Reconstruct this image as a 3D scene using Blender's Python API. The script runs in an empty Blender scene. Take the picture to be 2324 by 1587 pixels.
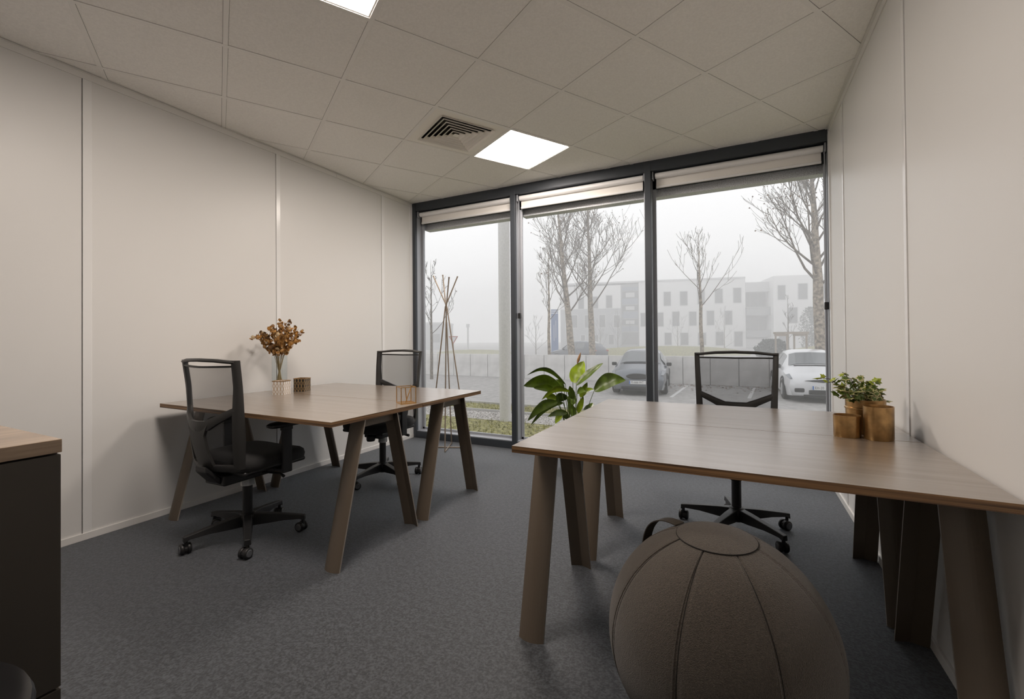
import bpy, bmesh, math, random
from mathutils import Vector, Matrix

# ------------------------------------------------------------------ camera, world, exposure
sc = bpy.context.scene
COL = sc.collection
W_PX, H_PX = 2324.0, 1587.0
FPX, CX, CY = 1020.004, 1153.317, 757.396
YAW, PITCH, ROLL, HC = -0.4748, 0.0085, -0.0083, 1.1442
XL, XR, YW, ZC, YB = -3.3633, 0.6165, 4.1232, 2.7016, -1.30     # room: left, right, window wall, ceiling, back

_fw = Vector((math.sin(YAW) * math.cos(PITCH), math.cos(YAW) * math.cos(PITCH), math.sin(PITCH)))
_rt = Vector((math.cos(YAW), -math.sin(YAW), 0.0))
_up = _rt.cross(_fw)
CR = _rt * math.cos(ROLL) + _up * math.sin(ROLL)
CU = -_rt * math.sin(ROLL) + _up * math.cos(ROLL)
CF = _fw
CO = Vector((0, 0, HC))
cam_d = bpy.data.cameras.new('camera')
cam_d.sensor_width = 36.0
cam_d.lens = 36.0 * FPX / W_PX
cam_d.shift_x = (W_PX / 2 - CX) / W_PX
cam_d.shift_y = (CY - H_PX / 2) / W_PX
cam_d.clip_start = 0.02
cam_d.clip_end = 500
cam = bpy.data.objects.new('camera', cam_d)
COL.objects.link(cam)
m = Matrix((CR, CU, -CF)).transposed().to_4x4()
m.translation = CO
cam.matrix_world = m
sc.camera = cam

world = bpy.data.worlds.new('overcast_sky')
sc.world = world
world.use_nodes = True
bg = world.node_tree.nodes['Background']
bg.inputs['Color'].default_value = (0.99, 0.99, 1.0, 1)
bg.inputs['Strength'].default_value = 1.3
LED_POWER = 43.0
LED_COLOR = (1.0, 0.885, 0.79)
FOG_DENSITY = 0.017

vs = sc.view_settings
vs.view_transform = 'Standard'
vs.look = 'None'
vs.exposure = 0.0
vs.gamma = 1.0
vs.use_curve_mapping = False
sc.cycles.use_denoising = True
sc.cycles.max_bounces = 9
sc.cycles.diffuse_bounces = 6
sc.cycles.glossy_bounces = 3
sc.cycles.transmission_bounces = 6
sc.cycles.transparent_max_bounces = 16
sc.cycles.volume_bounces = 2
sc.cycles.caustics_reflective = False
sc.cycles.caustics_refractive = False
sc.cycles.sample_clamp_indirect = 6.0

# ------------------------------------------------------------------ pixel helpers (directions only)
def ray(px, py):
    return CF + CR * ((px - CX) / FPX) - CU * ((py - CY) / FPX)
def atz(px, py, z):
    v = ray(px, py); return CO + v * ((z - HC) / v.z)
def aty(px, py, y):
    v = ray(px, py); return CO + v * (y / v.y)
def atd(px, py, d):
    return CO + ray(px, py) * d
def onplane(px, py, p0, n):
    v = ray(px, py); return CO + v * ((p0 - CO).dot(n) / v.dot(n))

# ------------------------------------------------------------------ materials
def mat(name, col, rough=0.5, metal=0.0, spec=0.5, bump=None, var=None, coat=0.0, sheen=0.0, emit=None, alpha=None):
    """bump=(scale, strength); var=(scale, amount) mixes the colour with a darker copy by noise"""
    M = bpy.data.materials.new(name)
    M.use_nodes = True
    nt = M.node_tree
    b = nt.nodes['Principled BSDF']
    b.inputs['Base Color'].default_value = (*col, 1)
    b.inputs['Roughness'].default_value = rough
    b.inputs['Metallic'].default_value = metal
    b.inputs['Specular IOR Level'].default_value = spec
    if coat: b.inputs['Coat Weight'].default_value = coat
    if sheen:
        b.inputs['Sheen Weight'].default_value = sheen
        b.inputs['Sheen Roughness'].default_value = 0.5
    if emit:
        b.inputs['Emission Color'].default_value = (*emit[0], 1)
        b.inputs['Emission Strength'].default_value = emit[1]
    tc = nt.nodes.new('ShaderNodeTexCoord')
    if var:
        n = nt.nodes.new('ShaderNodeTexNoise'); n.inputs['Scale'].default_value = var[0]; n.inputs['Detail'].default_value = 3
        nt.links.new(tc.outputs['Object'], n.inputs['Vector'])
        r = nt.nodes.new('ShaderNodeMapRange')
        r.inputs['From Min'].default_value = 0.35; r.inputs['From Max'].default_value = 0.65
        nt.links.new(n.outputs['Fac'], r.inputs['Value'])
        mx = nt.nodes.new('ShaderNodeMix'); mx.data_type = 'RGBA'
        mx.inputs[6].default_value = (*[c * (1 - var[1]) for c in col], 1)
        mx.inputs[7].default_value = (*[min(1, c * (1 + var[1])) for c in col], 1)
        nt.links.new(r.outputs['Result'], mx.inputs[0])
        nt.links.new(mx.outputs[2], b.inputs['Base Color'])
    if bump:
        n2 = nt.nodes.new('ShaderNodeTexNoise'); n2.inputs['Scale'].default_value = bump[0]; n2.inputs['Detail'].default_value = 2
        nt.links.new(tc.outputs['Object'], n2.inputs['Vector'])
        bp = nt.nodes.new('ShaderNodeBump'); bp.inputs['Strength'].default_value = bump[1]; bp.inputs['Distance'].default_value = 0.01
        nt.links.new(n2.outputs['Fac'], bp.inputs['Height'])
        nt.links.new(bp.outputs['Normal'], b.inputs['Normal'])
    return M

def thin_glass(name, tint=(0.93, 0.96, 0.96), ior=1.45, edge=0.7):
    M = bpy.data.materials.new(name); M.use_nodes = True
    nt = M.node_tree; nt.nodes.clear()
    o = nt.nodes.new('ShaderNodeOutputMaterial'); t = nt.nodes.new('ShaderNodeBsdfTransparent'); g = nt.nodes.new('ShaderNodeBsdfGlossy')
    lw = nt.nodes.new('ShaderNodeLayerWeight'); mx = nt.nodes.new('ShaderNodeMixShader')
    lw.inputs['Blend'].default_value = 0.5
    t.inputs[0].default_value = (*tint, 1); g.inputs['Roughness'].default_value = 0.01
    F0 = ((ior - 1) / (ior + 1)) ** 2
    pw = nt.nodes.new('ShaderNodeMath'); pw.operation = 'POWER'; pw.inputs[1].default_value = 5.0
    f = nt.nodes.new('ShaderNodeMath'); f.operation = 'MULTIPLY_ADD'; f.inputs[1].default_value = edge; f.inputs[2].default_value = F0
    nt.links.new(lw.outputs['Facing'], pw.inputs[0]); nt.links.new(pw.outputs[0], f.inputs[0])
    nt.links.new(f.outputs[0], mx.inputs[0]); nt.links.new(t.outputs[0], mx.inputs[1]); nt.links.new(g.outputs[0], mx.inputs[2])
    nt.links.new(mx.outputs[0], o.inputs['Surface'])
    return M

def see_through(name, col, opacity, rough=0.6):
    """open-weave cloth: fabric mixed with holes"""
    M = bpy.data.materials.new(name); M.use_nodes = True
    nt = M.node_tree
    b = nt.nodes['Principled BSDF']; o = nt.nodes['Material Output']
    b.inputs['Base Color'].default_value = (*col, 1); b.inputs['Roughness'].default_value = rough
    t = nt.nodes.new('ShaderNodeBsdfTransparent'); mx = nt.nodes.new('ShaderNodeMixShader')
    mx.inputs[0].default_value = opacity
    nt.links.new(t.outputs[0], mx.inputs[1]); nt.links.new(b.outputs[0], mx.inputs[2]); nt.links.new(mx.outputs[0], o.inputs['Surface'])
    return M

def wood(name, light, dark, rough=0.4, sc_=(1.2, 16, 16), spec=0.5, contrast=(0.35, 0.7), fine=0.35):
    M = bpy.data.materials.new(name); M.use_nodes = True
    nt = M.node_tree; b = nt.nodes['Principled BSDF']
    tc = nt.nodes.new('ShaderNodeTexCoord'); mp = nt.nodes.new('ShaderNodeMapping')
    mp.inputs['Scale'].default_value = sc_
    nt.links.new(tc.outputs['Object'], mp.inputs['Vector'])
    n = nt.nodes.new('ShaderNodeTexNoise'); n.inputs['Scale'].default_value = 1.6; n.inputs['Detail'].default_value = 6; n.inputs['Distortion'].default_value = 0.6
    nt.links.new(mp.outputs[0], n.inputs['Vector'])
    mp2 = nt.nodes.new('ShaderNodeMapping'); mp2.inputs['Scale'].default_value = (sc_[0] * 2.5, sc_[1] * 9, sc_[2] * 9)
    nt.links.new(tc.outputs['Object'], mp2.inputs['Vector'])
    n2 = nt.nodes.new('ShaderNodeTexNoise'); n2.inputs['Scale'].default_value = 1.2; n2.inputs['Detail'].default_value = 3
    nt.links.new(mp2.outputs[0], n2.inputs['Vector'])
    ad = nt.nodes.new('ShaderNodeMix'); ad.data_type = 'FLOAT'; ad.inputs[0].default_value = fine
    nt.links.new(n.outputs['Fac'], ad.inputs[2]); nt.links.new(n2.outputs['Fac'], ad.inputs[3])
    r = nt.nodes.new('ShaderNodeMapRange'); r.inputs['From Min'].default_value = contrast[0]; r.inputs['From Max'].default_value = contrast[1]
    nt.links.new(ad.outputs[0], r.inputs['Value'])
    mx = nt.nodes.new('ShaderNodeMix'); mx.data_type = 'RGBA'
    mx.inputs[6].default_value = (*dark, 1); mx.inputs[7].default_value = (*light, 1)
    nt.links.new(r.outputs['Result'], mx.inputs[0]); nt.links.new(mx.outputs[2], b.inputs['Base Color'])
    b.inputs['Roughness'].default_value = rough; b.inputs['Specular IOR Level'].default_value = spec
    b.inputs['Coat Weight'].default_value = 1.0; b.inputs['Coat Roughness'].default_value = 0.25
    return M

def ply_edge(name):
    """layered plywood edge: stripes by height, streaked along the length"""
    M = bpy.data.materials.new(name); M.use_nodes = True
    nt = M.node_tree; b = nt.nodes['Principled BSDF']
    tc = nt.nodes.new('ShaderNodeTexCoord'); mp = nt.nodes.new('ShaderNodeMapping')
    mp.inputs['Scale'].default_value = (1.5, 1.5, 190)
    nt.links.new(tc.outputs['Object'], mp.inputs['Vector'])
    n = nt.nodes.new('ShaderNodeTexNoise'); n.inputs['Scale'].default_value = 1.0; n.inputs['Detail'].default_value = 3; n.inputs['Distortion'].default_value = 0.3
    nt.links.new(mp.outputs[0], n.inputs['Vector'])
    r = nt.nodes.new('ShaderNodeValToRGB')
    r.color_ramp.elements[0].position = 0.36; r.color_ramp.elements[0].color = (0.085, 0.042, 0.018, 1)
    r.color_ramp.elements[1].position = 0.62; r.color_ramp.elements[1].color = (0.30, 0.165, 0.07, 1)
    nt.links.new(n.outputs['Fac'], r.inputs['Fac']); nt.links.new(r.outputs['Color'], b.inputs['Base Color'])
    b.inputs['Roughness'].default_value = 0.5
    return M

def carpet(name):
    M = bpy.data.materials.new(name); M.use_nodes = True
    nt = M.node_tree; b = nt.nodes['Principled BSDF']
    tc = nt.nodes.new('ShaderNodeTexCoord')
    n = nt.nodes.new('ShaderNodeTexNoise'); n.inputs['Scale'].default_value = 105; n.inputs['Detail'].default_value = 3; n.inputs['Roughness'].default_value = 0.65
    n2 = nt.nodes.new('ShaderNodeTexNoise'); n2.inputs['Scale'].default_value = 45; n2.inputs['Detail'].default_value = 4
    nt.links.new(tc.outputs['Object'], n.inputs['Vector']); nt.links.new(tc.outputs['Object'], n2.inputs['Vector'])
    ad = nt.nodes.new('ShaderNodeMix'); ad.data_type = 'FLOAT'; ad.inputs[0].default_value = 0.35
    nt.links.new(n.outputs['Fac'], ad.inputs[2]); nt.links.new(n2.outputs['Fac'], ad.inputs[3])
    r = nt.nodes.new('ShaderNodeValToRGB')
    r.color_ramp.elements[0].position = 0.44; r.color_ramp.elements[0].color = (0.002, 0.0022, 0.0028, 1)
    r.color_ramp.elements[1].position = 0.58; r.color_ramp.elements[1].color = (0.050, 0.054, 0.062, 1)
    nt.links.new(ad.outputs[0], r.inputs['Fac']); nt.links.new(r.outputs['Color'], b.inputs['Base Color'])
    b.inputs['Roughness'].default_value = 0.62; b.inputs['Specular IOR Level'].default_value = 0.4
    b.inputs['Sheen Weight'].default_value = 0.5; b.inputs['Sheen Roughness'].default_value = 0.6
    b.inputs['Sheen Tint'].default_value = (0.6, 0.65, 0.72, 1)
    bp = nt.nodes.new('ShaderNodeBump'); bp.inputs['Strength'].default_value = 0.4; bp.inputs['Distance'].default_value = 0.005
    nt.links.new(n.outputs['Fac'], bp.inputs['Height']); nt.links.new(bp.outputs['Normal'], b.inputs['Normal'])
    return M

M = {}
M['wall'] = mat('white_laminate_panel', (0.74, 0.735, 0.725), 0.40, spec=0.45, bump=(500, 0.04))
M['strip'] = mat('white_gloss_strip', (0.82, 0.82, 0.82), 0.22, spec=0.5)
M['gap'] = mat('joint_gap', (0.20, 0.16, 0.12), 0.8)
M['trimw'] = mat('white_trim', (0.80, 0.79, 0.775), 0.4)
M['tile'] = mat('ceiling_tile', (0.93, 0.915, 0.895), 0.9, spec=0.1, bump=(160, 0.25), var=(90, 0.03))
M['tbar'] = mat('grid_bar_white', (0.885, 0.87, 0.85), 0.5)
M['plenum'] = mat('plenum_dark', (0.05, 0.045, 0.04), 0.9)
M['carpet'] = carpet('charcoal_carpet')
M['alu'] = mat('anthracite_aluminium', (0.052, 0.06, 0.072), 0.38, metal=0.25, spec=0.5)
M['alulight'] = mat('light_grey_profile', (0.40, 0.42, 0.46), 0.4, metal=0.3)
M['galv'] = mat('galvanised_strip', (0.72, 0.75, 0.80), 0.5, metal=0.2, var=(120, 0.2))
M['glass'] = thin_glass('window_glass', (0.98, 0.98, 0.98), 1.06, 0.5)
M['vaseglass'] = thin_glass('vase_glass', (0.965, 0.985, 0.99), 1.5)
M['blindw'] = mat('blind_fabric', (0.85, 0.83, 0.80), 0.85)
M['blindm'] = mat('blind_white_metal', (0.90, 0.90, 0.91), 0.3, spec=0.6)
M['black'] = mat('black_plastic', (0.012, 0.012, 0.013), 0.45)
M['blackgloss'] = mat('gloss_black_plastic', (0.010, 0.010, 0.011), 0.22)
M['frameblk'] = mat('charcoal_plastic', (0.032, 0.031, 0.03), 0.42, bump=(400, 0.05))
M['fabblk'] = mat('black_fabric', (0.012, 0.012, 0.013), 0.85, sheen=0.1, bump=(700, 0.2))
M['meshblk'] = see_through('black_back_mesh', (0.03, 0.032, 0.036), 0.46)
M['rubber'] = mat('grey_caster_rim', (0.10, 0.105, 0.115), 0.35)
M['chrome'] = mat('satin_steel', (0.55, 0.54, 0.52), 0.25, metal=1.0)
M['oak'] = wood('oak_laminate', (0.245, 0.198, 0.158), (0.178, 0.137, 0.104), 0.30, contrast=(0.36, 0.62))
M['oakcab'] = wood('oak_laminate_cabinet', (0.42, 0.29, 0.18), (0.22, 0.14, 0.08), 0.45, sc_=(16, 1.2, 16))
M['ply'] = ply_edge('layered_edge')
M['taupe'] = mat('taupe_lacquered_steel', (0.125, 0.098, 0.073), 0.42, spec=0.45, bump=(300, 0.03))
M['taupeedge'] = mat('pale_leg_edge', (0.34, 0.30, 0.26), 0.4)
M['cabdark'] = mat('dark_taupe_front', (0.050, 0.042, 0.033), 0.5)
M['ballfab'] = mat('taupe_felt', (0.062, 0.050, 0.039), 0.95, sheen=0.25, bump=(450, 0.5), var=(260, 0.25))
M['seam'] = mat('dark_seam', (0.008, 0.007, 0.006), 0.9)
M['brass'] = mat('brushed_copper_brass', (0.44, 0.27, 0.115), 0.28, metal=0.85, var=(25, 0.22))
M['gold'] = mat('gold_wire', (0.62, 0.36, 0.12), 0.3, metal=0.9)
M['led'] = mat('led_diffuser', (0.9, 0.9, 0.9), 0.5, emit=(LED_COLOR, LED_POWER))
M['vent'] = mat('vent_enamel', (0.90, 0.87, 0.82), 0.45)
M['stand'] = mat('champagne_steel', (0.30, 0.245, 0.19), 0.35, metal=0.4)
M['lily'] = mat('lily_leaf', (0.075, 0.125, 0.008), 0.32, spec=0.6, var=(14, 0.35))
M['lilyl'] = mat('lily_leaf_bright', (0.21, 0.30, 0.008), 0.35, spec=0.5, var=(14, 0.25))
M['petiole'] = mat('lily_stalk', (0.10, 0.15, 0.03), 0.4)
M['spathe'] = mat('dry_flower', (0.33, 0.18, 0.08), 0.7)
M['soil'] = mat('potting_soil', (0.02, 0.014, 0.01), 0.95)
M['potgrey'] = mat('grey_planter', (0.16, 0.16, 0.165), 0.6)
M['ivy'] = mat('ivy_green', (0.085, 0.135, 0.012), 0.4, var=(60, 0.4))
M['ivyl'] = mat('ivy_fresh', (0.30, 0.36, 0.02), 0.4, var=(60, 0.3))
M['ivyc'] = mat('ivy_cream_margin', (0.50, 0.46, 0.22), 0.5)
M['stem'] = mat('woody_stem', (0.10, 0.07, 0.035), 0.8)
M['dry'] = mat('dried_leaf_amber', (0.36, 0.18, 0.045), 0.6, var=(40, 0.45))
M['dry2'] = mat('dried_leaf_brown', (0.17, 0.085, 0.03), 0.7, var=(40, 0.4))
M['dry3'] = mat('dried_leaf_cream', (0.55, 0.42, 0.26), 0.8)
M['straw'] = mat('straw_stem', (0.30, 0.22, 0.10), 0.8)

def lattice_mat(name, base, line):
    """printed star lattice: three sets of lines in object space"""
    Mt = bpy.data.materials.new(name); Mt.use_nodes = True
    nt = Mt.node_tree; b = nt.nodes['Principled BSDF']
    tc = nt.nodes.new('ShaderNodeTexCoord'); sep = nt.nodes.new('ShaderNodeSeparateXYZ')
    nt.links.new(tc.outputs['Object'], sep.inputs[0])
    su = nt.nodes.new('ShaderNodeMath'); su.operation = 'ADD'
    nt.links.new(sep.outputs[0], su.inputs[0]); nt.links.new(sep.outputs[1], su.inputs[1])
    def line_set(a, bz, per):
        m1 = nt.nodes.new('ShaderNodeMath'); m1.operation = 'MULTIPLY'; m1.inputs[1].default_value = a
        nt.links.new(su.outputs[0], m1.inputs[0])
        m2 = nt.nodes.new('ShaderNodeMath'); m2.operation = 'MULTIPLY_ADD'; m2.inputs[1].default_value = bz
        nt.links.new(sep.outputs[2], m2.inputs[0]); nt.links.new(m1.outputs[0], m2.inputs[2])
        m3 = nt.nodes.new('ShaderNodeMath'); m3.operation = 'PINGPONG'; m3.inputs[1].default_value = per
        nt.links.new(m2.outputs[0], m3.inputs[0])
        m4 = nt.nodes.new('ShaderNodeMath'); m4.operation = 'LESS_THAN'; m4.inputs[1].default_value = per * 0.11
        nt.links.new(m3.outputs[0], m4.inputs[0])
        return m4
    a = line_set(1, 0.6, 0.0125); c = line_set(1, -0.6, 0.0125); d = line_set(1, 0, 0.0125)
    x1 = nt.nodes.new('ShaderNodeMath'); x1.operation = 'MAXIMUM'; x2 = nt.nodes.new('ShaderNodeMath'); x2.operation = 'MAXIMUM'
    nt.links.new(a.outputs[0], x1.inputs[0]); nt.links.new(c.outputs[0], x1.inputs[1])
    nt.links.new(x1.outputs[0], x2.inputs[0]); nt.links.new(d.outputs[0], x2.inputs[1])
    mx = nt.nodes.new('ShaderNodeMix'); mx.data_type = 'RGBA'
    mx.inputs[6].default_value = (*base, 1); mx.inputs[7].default_value = (*line, 1)
    nt.links.new(x2.outputs[0], mx.inputs[0]); nt.links.new(mx.outputs[2], b.inputs['Base Color'])
    b.inputs['Roughness'].default_value = 0.4
    return Mt
M['latw'] = lattice_mat('white_box_gold_lattice', (0.78, 0.76, 0.74), (0.36, 0.21, 0.07))
M['latb'] = lattice_mat('black_box_gold_lattice', (0.02, 0.018, 0.016), (0.45, 0.30, 0.14))
# outdoors
M['asphalt'] = mat('asphalt', (0.34, 0.33, 0.325), 0.9, var=(6, 0.15), bump=(60, 0.2))
M['grass'] = mat('winter_grass', (0.24, 0.225, 0.10), 0.95, var=(9, 0.5))
M['grassblade'] = mat('grass_blade', (0.27, 0.26, 0.09), 0.9, var=(3, 0.5))
M['gravel'] = mat('gravel', (0.45, 0.43, 0.41), 0.95, var=(45, 0.55), bump=(45, 0.8))
M['kerb'] = mat('kerb_stone', (0.42, 0.41, 0.40), 0.9)
M['line'] = mat('road_paint', (0.62, 0.62, 0.62), 0.8)
M['concrete'] = mat('concrete_panel', (0.62, 0.61, 0.60), 0.9, var=(2.5, 0.10))
M['column'] = mat('white_column', (0.62, 0.61, 0.60), 0.7, var=(30, 0.05))
M['bark'] = mat('bark', (0.16, 0.135, 0.11), 0.95, var=(14, 0.45))
M['barkp'] = mat('plane_bark', (0.30, 0.255, 0.205), 0.95, var=(9, 0.5))
M['twig'] = mat('twig', (0.08, 0.065, 0.055), 0.95)
M['render'] = mat('white_render', (0.76, 0.76, 0.76), 0.9)
M['renderg'] = mat('grey_render', (0.33, 0.34, 0.36), 0.9)
M['pane'] = mat('far_window_pane', (0.03, 0.035, 0.045), 0.15, spec=0.6)
M['paneblue'] = mat('far_blue_panel', (0.10, 0.13, 0.20), 0.3)
M['wframe'] = mat('far_window_frame', (0.5, 0.5, 0.51), 0.6)
M['metalg'] = mat('grey_metal', (0.20, 0.21, 0.22), 0.5)
M['signb'] = mat('sign_blue', (0.03, 0.10, 0.28), 0.5)
M['signw'] = mat('sign_white', (0.6, 0.6, 0.62), 0.5)
M['shrub'] = mat('shrub_twig', (0.13, 0.10, 0.085), 0.95)
M['evergreen'] = mat('evergreen_leaf', (0.045, 0.055, 0.045), 0.9, var=(5, 0.5))
M['stake'] = mat('weathered_wood', (0.30, 0.24, 0.18), 0.9)
M['carblue'] = mat('car_paint_bluegrey', (0.15, 0.165, 0.19), 0.25, metal=0.3, coat=0.5)
M['carwhite'] = mat('car_paint_white', (0.62, 0.63, 0.65), 0.25, coat=0.5)
M['carnavy'] = mat('car_paint_dark', (0.11, 0.12, 0.145), 0.25, coat=0.5)
M['carglass'] = mat('car_glass', (0.17, 0.18, 0.19), 0.08, spec=0.8)
M['tyre'] = mat('tyre', (0.02, 0.02, 0.02), 0.85)
M['rim'] = mat('alloy_rim', (0.40, 0.41, 0.42), 0.35, metal=0.7)
M['lamp'] = mat('headlamp_lens', (0.20, 0.215, 0.235), 0.12, spec=0.7)
M['plate'] = mat('plate_white', (0.68, 0.68, 0.68), 0.5)
M['plateb'] = mat('plate_blue', (0.04, 0.14, 0.42), 0.5)
M['ink'] = mat('plate_ink', (0.015, 0.015, 0.015), 0.6)
M['taillight'] = mat('tail_lamp', (0.35, 0.05, 0.03), 0.3)

# ------------------------------------------------------------------ geometry helpers
def link(o, parent=None):
    COL.objects.link(o)
    if parent is not None: o.parent = parent
    return o

def mesh_obj(name, verts, faces, mats, parent=None, smooth=False, fmat=None, loc=None):
    me = bpy.data.meshes.new(name)
    me.from_pydata([tuple(v) for v in verts], [], faces)
    if not isinstance(mats, (list, tuple)): mats = [mats]
    for mm in mats: me.materials.append(mm)
    if fmat: me.polygons.foreach_set('material_index', fmat)
    if smooth: me.polygons.foreach_set('use_smooth', [True] * len(me.polygons))
    me.update()
    o = bpy.data.objects.new(name, me)
    if loc is not None: o.location = loc
    return link(o, parent)

class MB:
    """collects shapes into one mesh"""
    def __init__(s): s.v = []; s.f = []; s.m = []
    def add(s, verts, faces, mi=0):
        k = len(s.v); s.v += [Vector(v) for v in verts]
        s.f += [tuple(i + k for i in f) for f in faces]; s.m += [mi] * len(faces)
    def box(s, x0, x1, y0, y1, z0, z1, mi=0):
        v = [(x, y, z) for z in (z0, z1) for y in (y0, y1) for x in (x0, x1)]
        s.add(v, [(0, 2, 3, 1), (4, 5, 7, 6), (0, 1, 5, 4), (2, 6, 7, 3), (0, 4, 6, 2), (1, 3, 7, 5)], mi)
    def obox(s, c, ax, ay, az, mi=0):
        c = Vector(c); ax, ay, az = Vector(ax), Vector(ay), Vector(az)
        v = [c + ax * i + ay * j + az * k for k in (-1, 1) for j in (-1, 1) for i in (-1, 1)]
        s.add(v, [(0, 2, 3, 1), (4, 5, 7, 6), (0, 1, 5, 4), (2, 6, 7, 3), (0, 4, 6, 2), (1, 3, 7, 5)], mi)
    def tube(s, pts, r, n=8, cap=True, mi=0):
        pts = [Vector(p) for p in pts]
        if not isinstance(r, (list, tuple)): r = [r] * len(pts)
        t0 = (pts[1] - pts[0]).normalized()
        a = t0.orthogonal().normalized()
        vs_, fs = [], []
        for i, p in enumerate(pts):
            if i == 0: t = t0
            elif i == len(pts) - 1: t = (pts[i] - pts[i - 1]).normalized()
            else: t = ((pts[i + 1] - p).normalized() + (p - pts[i - 1]).normalized()).normalized()
            a = (a - t * a.dot(t)).normalized(); b = t.cross(a)
            for k in range(n):
                an = 2 * math.pi * k / n
                vs_.append(p + (a * math.cos(an) + b * math.sin(an)) * r[i])
        for i in range(len(pts) - 1):
            for k in range(n):
                k2 = (k + 1) % n
                fs.append((i * n + k, i * n + k2, (i + 1) * n + k2, (i + 1) * n + k))
        if cap:
            fs.append(tuple(reversed(range(n)))); fs.append(tuple(range((len(pts) - 1) * n, len(pts) * n)))
        s.add(vs_, fs, mi)
    def lathe(s, prof, n=24, c=(0, 0, 0), mi=0, cap=True):
        """prof: (radius, z) list"""
        vs_, fs = [], []
        for r, z in prof:
            for k in range(n):
                an = 2 * math.pi * k / n
                vs_.append((c[0] + r * math.cos(an), c[1] + r * math.sin(an), c[2] + z))
        for i in range(len(prof) - 1):
            for k in range(n):
                k2 = (k + 1) % n
                fs.append((i * n + k, i * n + k2, (i + 1) * n + k2, (i + 1) * n + k))
        if cap:
            fs.append(tuple(reversed(range(n)))); fs.append(tuple(range((len(prof) - 1) * n, len(prof) * n)))
        s.add(vs_, fs, mi)
    def loft(s, rings, cap=True, closed=True, mi=0):
        n = len(rings[0]); vs_ = [v for r in rings for v in r]; fs = []
        for i in range(len(rings) - 1):
            for k in range(n if closed else n - 1):
                k2 = (k + 1) % n
                fs.append((i * n + k, i * n + k2, (i + 1) * n + k2, (i + 1) * n + k))
        if cap and closed:
            fs.append(tuple(reversed(range(n)))); fs.append(tuple(range((len(rings) - 1) * n, len(rings) * n)))
        s.add(vs_, fs, mi)
    def build(s, name, mats, parent=None, smooth=False, bevel=0.0, loc=None, seg=2, fix=True):
        o = mesh_obj(name, s.v, s.f, mats, parent, smooth, s.m, loc)
        if fix:
            bm = bmesh.new(); bm.from_mesh(o.data); bmesh.ops.recalc_face_normals(bm, faces=bm.faces); bm.to_mesh(o.data); bm.free()
        if bevel:
            md = o.modifiers.new('bevel', 'BEVEL'); md.width = bevel; md.segments = seg; md.limit_method = 'ANGLE'
            md.angle_limit = math.radians(40)
        if smooth:
            try: o.data.set_sharp_from_angle(angle=math.radians(50))
            except Exception: pass
        return o

def box(name, x0, x1, y0, y1, z0, z1, mm, parent=None, bevel=0.0):
    b = MB(); b.box(x0, x1, y0, y1, z0, z1)
    return b.build(name, mm, parent, bevel=bevel)

def thing(name, label, cat, loc=(0, 0, 0), rz=0.0, group=None, kind=None):
    o = bpy.data.objects.new(name, None)
    o.empty_display_size = 0.1
    o.location = loc; o.rotation_euler = (0, 0, rz)
    return tag(link(o), label, cat, group, kind)

def tag(o, label, cat, group=None, kind=None):
    o['label'] = label; o['category'] = cat
    if group: o['group'] = group
    if kind: o['kind'] = kind
    return o

def copy_tree(o, parent=None):
    c = o.copy(); COL.objects.link(c); c.parent = parent
    for ch in o.children: copy_tree(ch, c)
    return c

def clip_poly(poly, x0, x1, y0, y1):
    def cl(P, f, inter):
        out = []
        for i in range(len(P)):
            a, b = P[i - 1], P[i]
            fa, fb = f(a), f(b)
            if fa: 
                if fb: out.append(b)
                else: out.append(inter(a, b))
            elif fb: out.append(inter(a, b)); out.append(b)
        return out
    def ix(X): return lambda a, b: (X, a[1] + (b[1] - a[1]) * (X - a[0]) / (b[0] - a[0]))
    def iy(Y): return lambda a, b: (a[0] + (b[0] - a[0]) * (Y - a[1]) / (b[1] - a[1]), Y)
    for f, i in ((lambda p: p[0] >= x0, ix(x0)), (lambda p: p[0] <= x1, ix(x1)), (lambda p: p[1] >= y0, iy(y0)), (lambda p: p[1] <= y1, iy(y1))):
        if not poly: return []
        poly = cl(poly, f, i)
    return poly

def prism(name, poly, z0, z1, mm, parent=None):
    n = len(poly); v = [(x, y, z0) for x, y in poly] + [(x, y, z1) for x, y in poly]
    f = [tuple(range(n)), tuple(range(2 * n - 1, n - 1, -1))] + [(i, i + n, (i + 1) % n + n, (i + 1) % n) for i in range(n)]
    b = MB(); b.add(v, f)
    return b.build(name, mm, parent)

# ================================================================== THE SETTING
floor = box('floor', XL - .1, XR + .1, YB - .1, YW + .16, -0.12, 0.0, M['carpet'])
tag(floor, 'charcoal speckled carpet covering the office floor', 'floor', kind='structure')

# ---- suspended ceiling, grid turned 60 degrees to the walls
ceil = thing('ceiling', 'suspended ceiling of cream square tiles laid at an angle', 'ceiling', kind='structure')
TH = 1.0463; GX, GY = -2.4054, 1.4278
cth, sth = math.cos(TH), math.sin(TH)
def gp(i, j, P=0.6):
    return (GX + P * (j * cth - i * sth), GY + P * (j * sth + i * cth))
box('ceiling_void', XL - .1, XR + .1, YB - .1, YW + .02, ZC + 0.10, ZC + 0.16, M['plenum'], ceil)
SPECIAL = {(0, 3): 'led', (-2, 0): 'led', (0, 2): 'vent'}
BAR = 0.012
for i in range(-9, 8):
    for j in range(-8, 10):
        if (i, j) in SPECIAL: continue
        e = (BAR + 0.0013) / 0.6
        poly = [gp(i + e, j + e), gp(i + e, j + 1 - e), gp(i + 1 - e, j + 1 - e), gp(i + 1 - e, j + e)]
        poly = clip_poly(poly, XL + .002, XR - .002, YB, YW)
        if len(poly) < 3: continue
        ar = 0.5 * abs(sum(poly[k - 1][0] * poly[k][1] - poly[k][0] * poly[k - 1][1] for k in range(len(poly))))
        if ar < 0.0008: continue
        prism('ceiling_tile', poly, ZC + 0.003, ZC + 0.02, M['tile'], ceil)
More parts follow.
